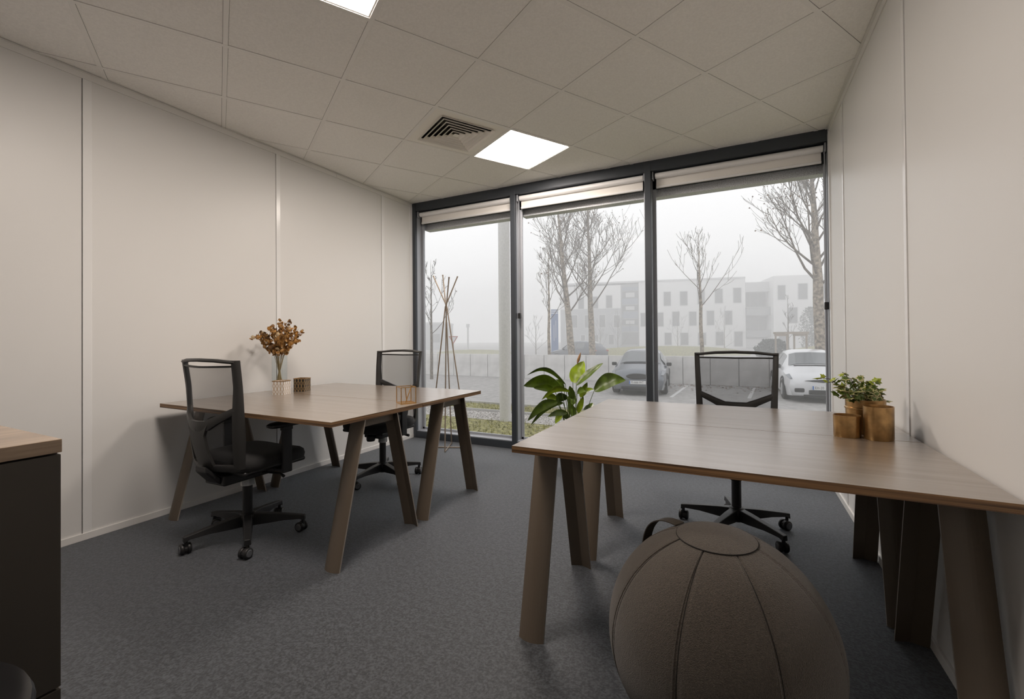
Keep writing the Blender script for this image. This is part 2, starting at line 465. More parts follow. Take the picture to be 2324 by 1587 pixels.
for fam in (0, 1):
    for i in range(-9, 9):
        h = BAR / 0.6
        if fam == 0: poly = [gp(i - h, -10), gp(i - h, 12), gp(i + h, 12), gp(i + h, -10)]
        else: poly = [gp(-11, i - h), gp(-11, i + h), gp(11, i + h), gp(11, i - h)]
        poly = clip_poly(poly, XL, XR, YB, YW)
        if len(poly) < 3: continue
        z = ZC + (0.0004 if fam else 0.0)
        prism('grid_bar', poly, z, z + 0.0028, M['tbar'], ceil)

# ---- side walls: laminate panels with cover strips
def side_wall(name, x, s, joints, label):
    w = thing(name, label, 'wall', kind='structure')
    box('wall_core', min(x - s * .10, x - s * .02), max(x - s * .10, x - s * .02), YB, YW + .16, -.1, ZC + .15, M['gap'], w)
    ys = [YB] + [q for j in joints for q in j] + [YW + .0]
    for k in range(0, len(ys), 2):
        a, b = ys[k] + (0.0 if k == 0 else 0.0005), ys[k + 1] - (0.004 if k + 1 < len(ys) - 1 else 0)
        box('wall_panel', min(x, x - s * .02), max(x, x - s * .02), a, b, 0, ZC, M['wall'], w)
    for a, b in joints:
        box('joint_strip', min(x + s * .004, x - s * .018), max(x + s * .004, x - s * .018), a, b, 0.036, ZC - .036, M['strip'], w, bevel=.001)
    return w
side_wall('wall_left', XL, 1, [(-.04, .0), (1.181, 1.222), (2.402, 2.437), (3.622, 3.660)], 'white laminate panel wall on the left with narrow cover strips')
side_wall('wall_right', XR, -1, [(-.06, -.025), (1.160, 1.195), (2.380, 2.414), (3.600, 3.632)], 'white laminate panel wall on the right behind the desk')
wb = box('wall_back', XL - .1, XR + .1, YB - .1, YB, -.1, ZC + .15, M['wall'])
tag(wb, 'plain white wall behind the camera', 'wall', kind='structure')
for nm, x, s in (('left', XL, 1), ('right', XR, -1)):
    b = box('baseboard_' + nm, min(x, x + s * .010), max(x, x + s * .010), YB, YW, 0, .040, M['trimw'], bevel=.0015)
    tag(b, 'low white plinth strip along the %s wall' % nm, 'baseboard', kind='structure')
k = 1
for nm, x, s, segs in (('left', XL, 1, ((YB, 3.02), (3.023, YW))), ('right', XR, -1, ((YB, YW),))):
    t = thing('trim_%d' % k, 'white edge angle where the ceiling meets the %s wall' % nm, 'trim', kind='structure'); k += 1
    for a, b in segs:
        box('edge_angle', min(x, x + s * .006), max(x, x + s * .006), a, b, ZC - .038, ZC - .0002, M['trimw'], t)
    box('edge_lip', min(x, x + s * .02), max(x, x + s * .02), YB, YW, ZC - .0022, ZC - .0006, M['trimw'], t)
    box('end_profile', min(x, x + s * .008), max(x, x + s * .008), YW - .05, YW - .003, 0.04, ZC - .038, M['strip'], t, bevel=.001)

# ---- window wall: dark curtain-wall frame, three panes
FD = 0.15
fr = thing('trim_3', 'anthracite aluminium frame of the full-height window wall', 'window frame', (0, 0, 0), kind='structure')
box('head', XL, XR, YW, YW + FD + .03, 2.612, ZC + .10, M['alu'], fr, bevel=.002)
box('sill', XL, XR, YW, YW + FD + .03, -0.02, 0.075, M['alu'], fr, bevel=.002)
box('sill_capping', XL, XR, YW + .012, YW + FD - .01, 0.0752, 0.082, M['alulight'], fr)
MULL = [(XL - .02, XL + .05), (-2.085, -2.030), (-0.738, -0.684), (XR - .009, XR + .02)]
for a, b in MULL:
    mu = box('mullion', a, b, YW - .004, YW + .030, 0.0, 2.70, M['alu'], fr, bevel=.002)
    box('mullion_lit_side', a + .003, b - .003, YW + .0302, YW + FD + .03, 0.0, 2.70, M['alulight'], mu)  # paler grey than the front: window light on the sides put into the colour
for n in range(3):
    a, b = MULL[n][1], MULL[n + 1][0]
    w = thing('window_%d' % (n + 1), ['narrow left pane beside the coat stand', 'middle pane behind the leafy pot plant', 'right pane behind the single chair back'][n], 'window', kind='structure')
    box('pane', a - .005, b + .005, YW + FD - .012, YW + FD - .002, .07, 2.62, M['glass'], w)
    for x0, x1 in ((a - .001, a + .026), (b - (.026 if n < 2 else .010), b + .001)):
        box('glazing_bead', x0, x1, YW + FD - .035, YW + FD - .013, .082, 2.612, M['alulight'], w, bevel=.002)
    box('glazing_bead', a, b, YW + FD - .035, YW + FD - .013, .082, .105, M['alulight'], w)
    box('glazing_bead', a, b, YW + FD - .035, YW + FD - .013, 2.478, 2.612, M['alu'], w)
# facade seen beyond the glass edges
for nm, x0, x1 in (('left', XL - 4, XL - .02), ('right', XR + .02, XR + 6)):
    f_ = box('wall_outer_' + nm, x0, x1, YW + .1, YW + .25, -.8, 3.4, M['renderg'])
    tag(f_, 'plain outer facade beside the window on the %s' % nm, 'wall', kind='structure')
f_ = box('wall_outer_top', XL - 4, XR + 6, YW + .03, YW + .25, ZC + .10, 3.4, M['renderg'])
tag(f_, 'outer facade band above the windows', 'wall', kind='structure')
f_ = box('wall_outer_base', XL - 4, XR + 6, YW + .0, YW + .20, -.8, -.021, M['renderg'])
tag(f_, 'outer facade base below the window sill', 'wall', kind='structure')

# ================================================================== CEILING FITTINGS
def led(i, j, label):
    c = Vector((*gp(i + .5, j + .5), ZC))
    t = thing('ceiling_light', label, 'ceiling light', c, TH, group='square light panels in the ceiling')
    h = .3 - BAR + .0035
    b = MB()
    for s in (-1, 1):
        b.box(-h, h, s * h - .012 if s > 0 else -h, h if s > 0 else -h + .012, .0035, .016)
        b.box(s * h - .012 if s > 0 else -h, h if s > 0 else -h + .012, -h + .012, h - .012, .0035, .016)
    b.build('frame', M['tbar'], t)
    box('diffuser', -h + .012, h - .012, -h + .012, h - .012, .006, .014, M['led'], t)
    box('housing', -h, h, -h, h, .0162, .035, M['tbar'], t)
led(0, 3, 'square light panel beside the air vent')
led(-2, 0, 'square light panel cut by the top edge of the picture')

c = Vector((*gp(.5, 2.5), ZC))
v = thing('air_vent', 'square ceiling air vent with nested louvres', 'air vent', c, TH)
b = MB(); h = .3 - BAR + .003; hi = .215
b.box(-h, h, -h, -hi, .002, .010); b.box(-h, h, hi, h, .002, .010); b.box(-h, -hi, -hi, hi, .002, .010); b.box(hi, h, -hi, hi, .002, .010)
b.build('plate', M['vent'], v)
b = MB(); b.box(-.26, .26, -.26, .26, .085, .09)
b.box(-.235, -.228, -.235, .235, .010, .088); b.box(.228, .235, -.235, .235, .010, .088); b.box(-.228, .228, -.235, -.228, .010, .088); b.box(-.228, .228, .228, .235, .010, .088)
b.build('duct_box', M['plenum'], v)
def sq_ring(ro, ri, z0, z1, th=.004):
    b = MB()
    def r(q, z): return [(-q, -q, z), (q, -q, z), (q, q, z), (-q, q, z)]
    v_ = r(ro, z0) + r(ri, z1) + r(ri, z1 + th) + r(ro, z0 + th)
    f_ = []
    for a, bb in ((0, 4), (4, 8), (8, 12), (12, 0)):
        for k in range(4): f_.append((a + k, a + (k + 1) % 4, bb + (k + 1) % 4, bb + k))
    b.add(v_, f_); return b
sq_ring(.222, .204, -.008, .004).build('louvre', M['vent'], v)
for k_ in range(5):
    ro = .192 - k_ * .035
    b = sq_ring(ro, ro - .024, -.004, .011, .0015)
    b2_ = sq_ring(ro + .003, ro, -.0115, -.0045, .0015); b.add(b2_.v, b2_.f)
    b.build('louvre', M['vent'], v)
b = MB(); b.add([(-.022, -.022, -.006), (.022, -.022, -.006), (.022, .022, -.006), (-.022, .022, -.006), (0, 0, .012)], [(0, 1, 4), (1, 2, 4), (2, 3, 4), (3, 0, 4), (0, 3, 2, 1)])
b.build('centre_cap', M['vent'], v)
for k_ in (-1, 1):
    b = MB(); b.obox((0, 0, .035), (.20, 0, 0), (0, .002, 0), (0, 0, .012)) if k_ < 0 else b.obox((0, 0, .035), (.002, 0, 0), (0, .20, 0), (0, 0, .012))
    b.build('support_bar', M['plenum'], v)

# ---- roller blinds
BL = ['short roller blind rolled up over the narrow left pane', 'roller blind rolled up over the middle pane', 'long roller blind rolled up over the right pane']
for n in range(3):
    a, b_ = MULL[n][1] + .012, MULL[n + 1][0] - .008
    t = thing('roller_blind', BL[n], 'roller blind', ((a + b_) / 2, YW + .055, 2.60), group='roller blinds over the three panes')
    L = (b_ - a) / 2
    q = MB(); q.tube([(-L + .02, 0, -.022), (L - .012, 0, -.022)], .026, 16)
    q.build('roller_tube', M['blindm'], t, smooth=True)
    box('fabric', -L + .025, L - .02, .020, .0225, -.112, -.020, M['blindw'], t)
    q = MB(); q.tube([(-L + .025, .021, -.118), (L - .02, .021, -.118)], .011, 10)
    q.build('bottom_bar', M['blindm'], t, smooth=True)
    for s in (-1, 1):
        box('bracket', s * L - .006, s * L + .006, -.03, .03, -.055, .012, M['alulight'], t, bevel=.002)
    side = -1 if n else 1
    xx = side * (L - .004) if n == 1 else L - .002
    q = MB(); q.tube([(xx, -.005, -.04), (xx, -.005, -1.22)], .0022, 6); q.tube([(xx, .012, -.04), (xx, .012, -1.22)], .0022, 6)
    ch = q.build('pull_cord', M['alulight'], t)
    if n:
        q = MB(); q.box(xx - .012, xx + .012, -.012, .020, -1.262, -1.205); q.build('cord_weight', M['black'], t, bevel=.004)
    o = box('blind_housing', a - .02, b_ + .02, YW + FD + .035, YW + FD + .14, 2.425, 2.62, M['galv'], bevel=.003)
    tag(o, ['speckled galvanised blind housing outside the left pane', 'speckled galvanised blind housing outside the middle pane', 'speckled galvanised blind housing outside the right pane'][n], 'blind housing', 'blind housings outside')

# ================================================================== DESKS
def leg_mesh(x0, x1, yf, yt, zt, s, name, parent):
    """leaning folded-sheet leg: smooth outside, shallow V inside; s = side it bulges to (-1 near, +1 far)"""
    xc, w = (x0 + x1) / 2, (x1 - x0)
    def ring(z):
        y = yf + (yt - yf) * z / zt
        out = []
        for i in range(-5, 6):
            out.append((xc + w / 2 * i / 5, y + s * .015 * (1 - (i / 5) ** 2), z))
        for fx, dy in ((1, -.008), (.0, .010), (-1, -.008)):
            out.append((xc + w / 2 * fx, y + s * dy, z))
        return out
    b = MB(); b.loft([ring(0.0), ring(zt)])
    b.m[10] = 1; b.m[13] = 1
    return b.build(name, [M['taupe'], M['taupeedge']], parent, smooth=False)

def desk(x0, x1, y0, y1, zt, label, group, yc=None):
    cx, cy = (x0 + x1) / 2, (y0 + y1) / 2
    t = thing('desk', label, 'desk', (cx, cy, 0), group=group)
    X0, X1, Y0, Y1 = x0 - cx, x1 - cx, y0 - cy, y1 - cy
    th = .025
    v_ = [(x, y, z) for z in (zt - th, zt) for y in (Y0, Y1) for x in (X0, X1)]
    b = MB()
    b.add(v_, [(4, 5, 7, 6)], 0); b.add(v_, [(0, 1, 5, 4), (2, 6, 7, 3), (0, 4, 6, 2), (1, 3, 7, 5)], 1); b.add(v_, [(0, 2, 3, 1)], 0)
    o = b.build('tabletop', [M['oak'], M['ply']], t)
    bm = bmesh.new(); bm.from_mesh(o.data); bmesh.ops.remove_doubles(bm, verts=bm.verts, dist=1e-5); bmesh.ops.recalc_face_normals(bm, faces=bm.faces); bm.to_mesh(o.data); bm.free()
    zl = zt - th
    for ex0, ex1 in ((X0 + .003, X0 + .103), (X1 - .103, X1 - .003)):
        leg_mesh(ex0, ex1, -.305, -.128, zl - .001, -1, 'leg', t)
        leg_mesh(ex0, ex1, .305, .128, zl - .001, 1, 'leg', t)
        xm = (ex0 + ex1) / 2
        box('crossbar', xm - .018, xm + .018, -.125, .125, zl - .045, zl - .001, M['taupe'], t, bevel=.003)
    for yy in (-.10, .10):
        box('beam', X0 + .07, X1 - .07, yy - .015, yy + .015, zl - .032, zl - .0015, M['taupe'], t)
    return t
ZL, ZR = .743, .737
desk(-3.28, -1.745, 1.53, 2.23, ZL, 'oak desk on the left in front, with the white patterned box', 'left pair of desks')
desk(-3.28, -1.745, 2.234, 2.935, ZL, 'oak desk on the left nearest the coat stand, with the black patterned box', 'left pair of desks')
desk(-.765, .606, 1.51, 2.205, ZR, 'oak desk on the right nearest the fabric ball', 'right pair of desks')
desk(-.765, .606, 2.209, 2.90, ZR, 'oak desk on the right by the window in front of the single chair', 'right pair of desks')

# ================================================================== OFFICE CHAIR (built facing +Y)
def back_pt(u, z, off=0.0):
    """point of the backrest: u in -1..1 across, z height; off = towards the front"""
    t = (z - .44) / .60
    hw = .205 + .028 * min(1, max(0, t) ** .6)
    y = -.215 - .045 * t + .055 * u * u - .045 * math.sin(math.pi * min(1, max(0, (t) / .75))) * (1 - u * u) * (1 if t < .75 else 0)
    y += -.03 * max(0, t - .75)
    return Vector((u * hw, y + off, z))

def make_chair(label):
    root = thing('office_chair', label, 'office chair', group='black mesh-back office chairs')
    def ribbon(b, pts, ws, th=.016, n=6, off=0.0):
        """flat bar along (u, z) points lying in the backrest surface"""
        P = []
        for k in range(len(pts) - 1):
            for q in range(n):
                f = q / n
                P.append((pts[k][0] * (1 - f) + pts[k + 1][0] * f, pts[k][1] * (1 - f) + pts[k + 1][1] * f, ws[k] * (1 - f) + ws[k + 1] * f))
        P.append((*pts[-1], ws[-1]))
        rings = []
        for k, (u, z, w) in enumerate(P):
            a = P[max(0, k - 1)]; c = P[min(len(P) - 1, k + 1)]
            du, dz = (c[0] - a[0]) * .23, c[1] - a[1]
            l = math.hypot(du, dz) or 1
            nu, nz = -dz / l * w / .23, du / l * w
            p1 = (u + nu, z + nz); p2 = (u - nu, z - nz)
            A, B = back_pt(*p1, off), back_pt(*p2, off)
            mid_f = (A + B) / 2 + Vector((0, th * .62, 0)); mid_b = (A + B) / 2 - Vector((0, th * .62, 0))
            d = Vector((0, th * .38, 0))
            rings.append([A + d, mid_f, B + d, B - d, mid_b, A - d])
        b.loft(rings)
    b = MB()
    for s in (-1, 1):
        ribbon(b, [(s * .90, .455), (s * .93, .60), (s * .94, .76), (s * .95, .90), (s * .955, 1.035)], [.020, .020, .017, .015, .014], .026)
        ribbon(b, [(s * .93, .775), (s * .55, .725), (s * .30, .693), (0, .686)], [.016, .020, .026, .030], .022)
    ribbon(b, [(-.98, 1.024), (-.5, 1.035), (0, 1.038), (.5, 1.035), (.98, 1.024)], [.008, .009, .009, .009, .008], .034)
    ribbon(b, [(-.95, 1.004), (0, 1.000), (.95, 1.004)], [.005, .005, .005], .018)
    ribbon(b, [(-.90, .462), (0, .456), (.90, .462)], [.018, .020, .018], .026)
    ribbon(b, [(0, .455), (0, .56), (0, .64), (0, .70)], [.072, .062, .060, .085], .020, off=-.006)
    b.build('back_frame', M['frameblk'], root, smooth=True)
    N, K = 14, 20
    v_ = [back_pt(-.93 + 1.86 * i / N, .462 + .54 * k / K, .010) for k in range(K + 1) for i in range(N + 1)]
    f_ = [(k * (N + 1) + i, k * (N + 1) + i + 1, (k + 1) * (N + 1) + i + 1, (k + 1) * (N + 1) + i) for k in range(K) for i in range(N)]
    mesh_obj('back_mesh', v_, f_, M['meshblk'], root, smooth=True)
    # seat
    rings = []
    prof = [(.0, .94), (.012, .985), (.034, 1.0), (.056, .975), (.068, .90), (.074, .70), (.076, .35)]
    n = 40
    for dz, sc_ in prof:
        ring = []
        for k in range(n):
            a = 2 * math.pi * k / n
            ex = .55
            cx_, sx = math.cos(a), math.sin(a)
            x = .245 * math.copysign(abs(cx_) ** ex, cx_) * sc_
            y = .235 * math.copysign(abs(sx) ** ex, sx) * sc_ + .035
            z = .432 + dz - (.022 * max(0, (y - .14) / .13) ** 2 if y > .14 else 0) - .008 * (1 - min(1, abs(x) / .2)) * (1 if dz > .06 else 0)
            ring.append((x, y, z))
        rings.append(ring)
    b = MB(); b.loft(rings)
    b.build('seat_cushion', M['fabblk'], root, smooth=True)
    b = MB(); b.box(-.205, .205, -.16, .235, .408, .434)
    b.build('seat_pan', M['black'], root, bevel=.02, seg=3)
    b = MB(); b.box(-.085, .085, -.19, .12, .352, .409)
    b.add([(-.06, -.19, .36), (.06, -.19, .36), (.06, -.19, .40), (-.06, -.19, .40), (-.05, -.262, .44), (.05, -.262, .44), (.05, -.262, .475), (-.05, -.262, .475)],
          [(0, 1, 5, 4), (1, 2, 6, 5), (2, 3, 7, 6), (3, 0, 4, 7), (4, 5, 6, 7), (0, 3, 2, 1)])
    mech = b.build('tilt_mechanism', M['black'], root, bevel=.008)
    b = MB(); b.tube([(.09, .03, .375), (.24, .03, .385), (.27, .03, .372)], [.006, .006, .009], 8); b.build('lever', M['black'], mech)
    b = MB(); b.tube([(-.09, -.06, .372), (-.22, -.06, .36)], [.006, .011], 8); b.build('lever', M['black'], mech)
    b = MB(); b.lathe([(.030, 0), (.034, .012), (.034, .038), (.022, .052)], 16, (0, .135, .335)); b.build('tension_knob', M['black'], mech, smooth=True)
    # gas lift and star base
    b = MB(); b.lathe([(.036, .300), (.036, .345), (.045, .360)], 20); b.build('lift_collar', M['chrome'], root, smooth=True)
    b = MB(); b.lathe([(.026, .105), (.026, .302)], 20); b.build('gas_lift', M['black'], root, smooth=True)
    b = MB(); b.lathe([(.030, .058), (.044, .075), (.046, .128), (.034, .140)], 20); b.build('base_hub', M['black'], root, smooth=True)
    for k in range(5):
        a = 2 * math.pi * k / 5
        e = Vector((math.cos(a), math.sin(a), 0)); p = Vector((-math.sin(a), math.cos(a), 0))
        rings = []
        for r, hw, zb, zt in ((.03, .026, .068, .134), (.10, .025, .072, .128), (.20, .021, .080, .114), (.285, .018, .078, .101), (.312, .017, .066, .096)):
            rings.append([e * r + p * hw * 1.0 + Vector((0, 0, zb)), e * r + p * hw * .8 + Vector((0, 0, zt)), e * r - p * hw * .8 + Vector((0, 0, zt)), e * r - p * hw + Vector((0, 0, zb))])
        b = MB(); b.loft(rings); b.build('base_arm', M['black'], root, bevel=.003)
        b = MB(); q = e * .300; b.tube([q + Vector((0, 0, .044)), q + Vector((0, 0, .075))], .009, 10)
        wa = a + 1.1 + k * .7
        ax = Vector((math.cos(wa), math.sin(wa), 0)); fwd = Vector((-math.sin(wa), math.cos(wa), 0))
        wc = q + fwd * .012 + Vector((0, 0, .0285))
        b.tube([wc - ax * .006, wc + ax * .006], .024, 14)
        c = b.build('caster', M['black'], root)
        for s in (-1, 1):
            b = MB()
            b.tube([wc + ax * s * .007, wc + ax * s * .010, wc + ax * s * .022, wc + ax * s * .026], [.026, .0285, .0285, .024], 18)
            w = b.build('wheel', [M['black'], M['rubber']], c, smooth=True)
            b2 = MB(); b2.tube([wc + ax * s * .0255, wc + ax * s * .0285], [.020, .016], 16)
            k0 = b2
            me_ = w.data
            # rim disc joined to the wheel
            bm = bmesh.new(); bm.from_mesh(me_)
            vs2 = [bm.verts.new(x) for x in k0.v]
            for f in k0.f:
                ff = bm.faces.new([vs2[i] for i in f]); ff.material_index = 1
            bmesh.ops.recalc_face_normals(bm, faces=bm.faces); bm.to_mesh(me_); bm.free()
    for s in (-1, 1):
        b = MB()
        b.obox((s * .262, .055, .52), (.010, 0, 0), (0, .030, 0), (0, 0, .132))
        b.obox((s * .225, .055, .402), (.045, 0, 0), (0, .028, 0), (0, 0, .010))
        b.obox((s * .262, .055, .640), (.013, 0, 0), (0, .034, 0), (0, 0, .012))
        arm = b.build('armrest_post', M['black'], root, bevel=.005)
        rings = []
        for dz, q in ((0, .86), (.008, 1), (.018, 1), (.026, .86)):
            ring = []
            for k in range(24):
                a = 2 * math.pi * k / 24
                ring.append((s * .262 + .040 * q * math.copysign(abs(math.cos(a)) ** .7, math.cos(a)), .055 + .118 * q * math.copysign(abs(math.sin(a)) ** .6, math.sin(a)), .6525 + dz))
            rings.append(ring)
        b = MB(); b.loft(rings); b.build('arm_pad', M['black'], arm, smooth=True)
    return root

CH = ['black mesh chair seen from behind at the left desk, star base in view',
      'black mesh chair behind the left desks, beside the coat stand',
      'black mesh chair behind the right desks, back against the window view']
chair = make_chair(CH[0])
poses = [((-2.560, 1.640), 0.03, 39), ((-2.60, 2.80), math.pi + .02, -90), ((-.025, 2.965), math.pi, -43)]
for k, (p, rz, star) in enumerate(poses):
    c = chair if k == 0 else copy_tree(chair)
    c['label'] = CH[k]
    c.location = (p[0], p[1], 0); c.rotation_euler = (0, 0, rz)
    for ch in c.children:
        if ch.name.split('.')[0] in ('base_arm', 'caster', 'base_hub'):
            ch.rotation_euler = (0, 0, math.radians(star) - rz)

# ================================================================== LOW CABINET
cab = thing('low_cabinet', 'dark taupe low cabinet with an oak top at the left edge', 'cabinet', (-1.47, -.18, 0))
CZ = .944; fx = .234; ly = .581
box('carcass', -.22, fx - .02, -ly, ly, .05, CZ - .028, M['cabdark'], cab)
box('plinth', -.20, fx - .04, -ly + .02, ly - .02, 0, .05, M['cabdark'], cab)
box('cabinet_top', -.225, fx, -ly - .002, ly + .001, CZ - .027, CZ, M['oakcab'], cab, bevel=.001)
box('drawer_front', fx - .0195, fx - .002, -ly, ly, .055, .437, M['cabdark'], cab, bevel=.0015)
box('drawer_front', fx - .0195, fx - .002, -ly, ly, .441, CZ - .031, M['cabdark'], cab, bevel=.0015)

wbn = thing('waste_bin', 'black round bin with a shiny rim, cut by the bottom left corner', 'bin', (-.950, .060, 0))
b = MB(); b.lathe([(.165, 0), (.17, .004), (.205, .640), (.200, .640), (.165, .012), (.0, .012)], 48, cap=False)
b.add([(.165 * math.cos(2 * math.pi * k / 48), .165 * math.sin(2 * math.pi * k / 48), 0) for k in range(48)], [tuple(range(48))])
b.build('bin_body', M['black'], wbn, smooth=True)
b = MB(); b.lathe([(.207, .635), (.211, .645), (.207, .655), (.190, .658), (.0, .650)], 48, cap=False); b.build('bin_lid', M['blackgloss'], wbn, smooth=True)

# ================================================================== COVERED EXERCISE BALL
BR = .299
ball = thing('exercise_ball', 'taupe felt covered sitting ball in front of the right desk', 'exercise ball', (-.065, 1.406, 0))
NS, AZ0 = 8, math.radians(-105)
def ball_pt(az, el, lift=0.0):
    ph = ((az - AZ0) / (2 * math.pi / NS)) % 1.0
    d = min(ph, 1 - ph) * 2
    r = BR * (1 - .012 * (1 - min(1, d / .12)) ** 2 * (1 if el < 1.2 else 0)) + lift
    zz = math.sin(el)
    return Vector((r * math.cos(el) * math.cos(az), r * math.cos(el) * math.sin(az), max(.0, .291 + r * zz * (.985 if zz < 0 else 1.0))))
NA, NE = 160, 48
v_ = []
for e in range(NE + 1):
    el = -math.pi / 2 + math.pi * e / NE
    for a in range(NA): v_.append(ball_pt(2 * math.pi * a / NA + AZ0, el))
f_ = [(e * NA + a, e * NA + (a + 1) % NA, (e + 1) * NA + (a + 1) % NA, (e + 1) * NA + a) for e in range(NE) for a in range(NA)]
mesh_obj('cover', v_, f_, M['ballfab'], ball, smooth=True)
ELP = math.radians(69.5)
for k in range(NS):
    az = AZ0 + 2 * math.pi * k / NS
    b = MB(); b.tube([ball_pt(az, math.radians(-60) + (ELP - math.radians(-60)) * q / 40, -.0006) for q in range(41)], .0017, 6)
    b.build('seam', M['seam'], ball, smooth=True)
    b = MB(); b.tube([ball_pt(az - .032, math.radians(-60) + (ELP - math.radians(-60)) * q / 40, -.0022) for q in range(41)], .0034, 6)
    b.build('seam_welt', M['ballfab'], ball, smooth=True)
b = MB()
rings = []
for q in range(9):
    el = ELP + (math.pi / 2 - ELP) * q / 8.2
    rings.append([Vector((0, 0, .291)) + Vector((math.cos(el) * math.cos(a), math.cos(el) * math.sin(a), math.sin(el))) * (BR + .003) for a in [2 * math.pi * k / 48 for k in range(48)]])
b.loft(rings)
b.build('top_patch', M['ballfab'], ball, smooth=True)
b = MB(); pts = [Vector((0, 0, .291)) + Vector((math.cos(ELP) * math.cos(a), math.cos(ELP) * math.sin(a), math.sin(ELP))) * (BR + .0015) for a in [2 * math.pi * k / 48 for k in range(49)]]
b.tube(pts, .0018, 6); b.build('patch_seam', M['seam'], ball, smooth=True)
# carrying strap on the far left shoulder
az = math.radians(148)
b = MB(); rings = []
for q in range(17):
    f = q / 16
    el = math.radians(66) - f * math.radians(34)
    lift = .030 * math.sin(math.pi * f)
    c0 = ball_pt(az, el, lift + .001); n_ = (c0 - Vector((0, 0, .291))).normalized()
    p = Vector((-math.sin(az), math.cos(az), 0))
    rings.append([c0 + p * .020, c0 + p * .020 + n_ * .003, c0 - p * .020 + n_ * .003, c0 - p * .020])
b.loft(rings); b.build('strap', M['cabdark'], ball, smooth=False)

# ================================================================== COAT STAND
cs = Vector((-2.70, 3.87, 0))
st = thing('coat_stand', 'slim champagne metal coat stand of four crossed rods', 'coat stand', cs)
feet = [Vector((-2.625, 3.705, .012)), Vector((-2.785, 4.055, .012)), Vector((-2.885, 3.80, .012)), Vector((-2.515, 3.955, .012))]
waist = aty(1012.5, 697, 3.86)
tops = [aty(1019, 631, 3.73), aty(1005, 626, 3.98), aty(1038, 629, 3.88), aty(984, 628, 3.84)]
offs = [Vector((.006, -.006, 0)), Vector((-.006, .006, 0)), Vector((-.007, -.005, 0)), Vector((.007, .005, 0))]
for f, t_, o_ in zip(feet, tops, offs):
    b = MB(); b.tube([f - cs, waist + o_ - cs, t_ - cs], .0065, 10)
    b.build('rod', M['stand'], st, smooth=True)
    b = MB(); d = (t_ - waist).normalized(); b.tube([t_ - cs - d * .001, t_ - cs + d * .008], .0085, 10); b.build('rod_tip', M['stand'], st)
for i_, j_ in ((0, 1), (2, 3)):
    b = MB(); b.tube([feet[i_] - cs - Vector((0, 0, .005)), feet[j_] - cs - Vector((0, 0, .005))], .006, 8); b.build('base_bar', M['stand'], st, smooth=True)

# ================================================================== LEFT DESK: FLOWERS AND BOXES
def pat_box(x, y, z, s, h, rz, mm, label):
    t = thing('patterned_box', label, 'box', (x, y, z), rz)
    b = MB(); w = .004; q = s / 2
    b.box(-q, q, -q, q, 0, .004); b.box(-q, q, -q, -q + w, .004, h); b.box(-q, q, q - w, q, .004, h); b.box(-q, -q + w, -q + w, q - w, .004, h); b.box(q - w, q, -q + w, q - w, .004, h)
    b.build('shell', mm, t)
    b = MB(); e = .0012
    for s1 in (-1, 1):
        b.box(-q - e, q + e, s1 * q - .0035, s1 * q + .0035, h - .001, h + .002); b.box(s1 * q - .0035, s1 * q + .0035, -q, q, h - .001, h + .002)
    b.build('gold_rim', M['gold'], t)
pat_box(-2.985, 2.170, ZL, .088, .098, math.radians(22), M['latw'], 'small white box with a gold lattice print before the vase')
pat_box(-3.020, 2.372, ZL, .088, .098, math.radians(22), M['latb'], 'small black box with a gold lattice print beside the vase')

VC = Vector((-3.118, 2.250, ZL))
vs_t = thing('glass_vase', 'clear glass cylinder vase behind the white patterned box', 'vase', VC)
b = MB(); b.lathe([(.050, 0), (.053, .002), (.055, .275), (.0525, .275), (.050, .012), (.0, .012)], 36, cap=False)
b.add([(.050 * math.cos(2 * math.pi * k / 36), .050 * math.sin(2 * math.pi * k / 36), 0) for k in range(36)], [tuple(range(36))])
b.build('glass', M['vaseglass'], vs_t, smooth=True)
rnd = random.Random(7)
bq = thing('dried_bouquet', 'bunch of dried amber and brown leaf sprigs in the glass vase', 'dried flowers', VC)
def disc(b, c, n_, r, mi, rr):
    n_ = n_.normalized(); a = n_.orthogonal().normalized(); a = (Matrix.Rotation(rr.random() * 6.28, 3, n_) @ a); c2 = n_.cross(a)
    vv = [c + n_ * r * .25]
    for k in range(7):
        an = 2 * math.pi * k / 7
        vv.append(c + a * math.cos(an) * r + c2 * math.sin(an) * r * .85)
    b.add(vv, [(0, k + 1, (k + 1) % 7 + 1) for k in range(7)], mi)
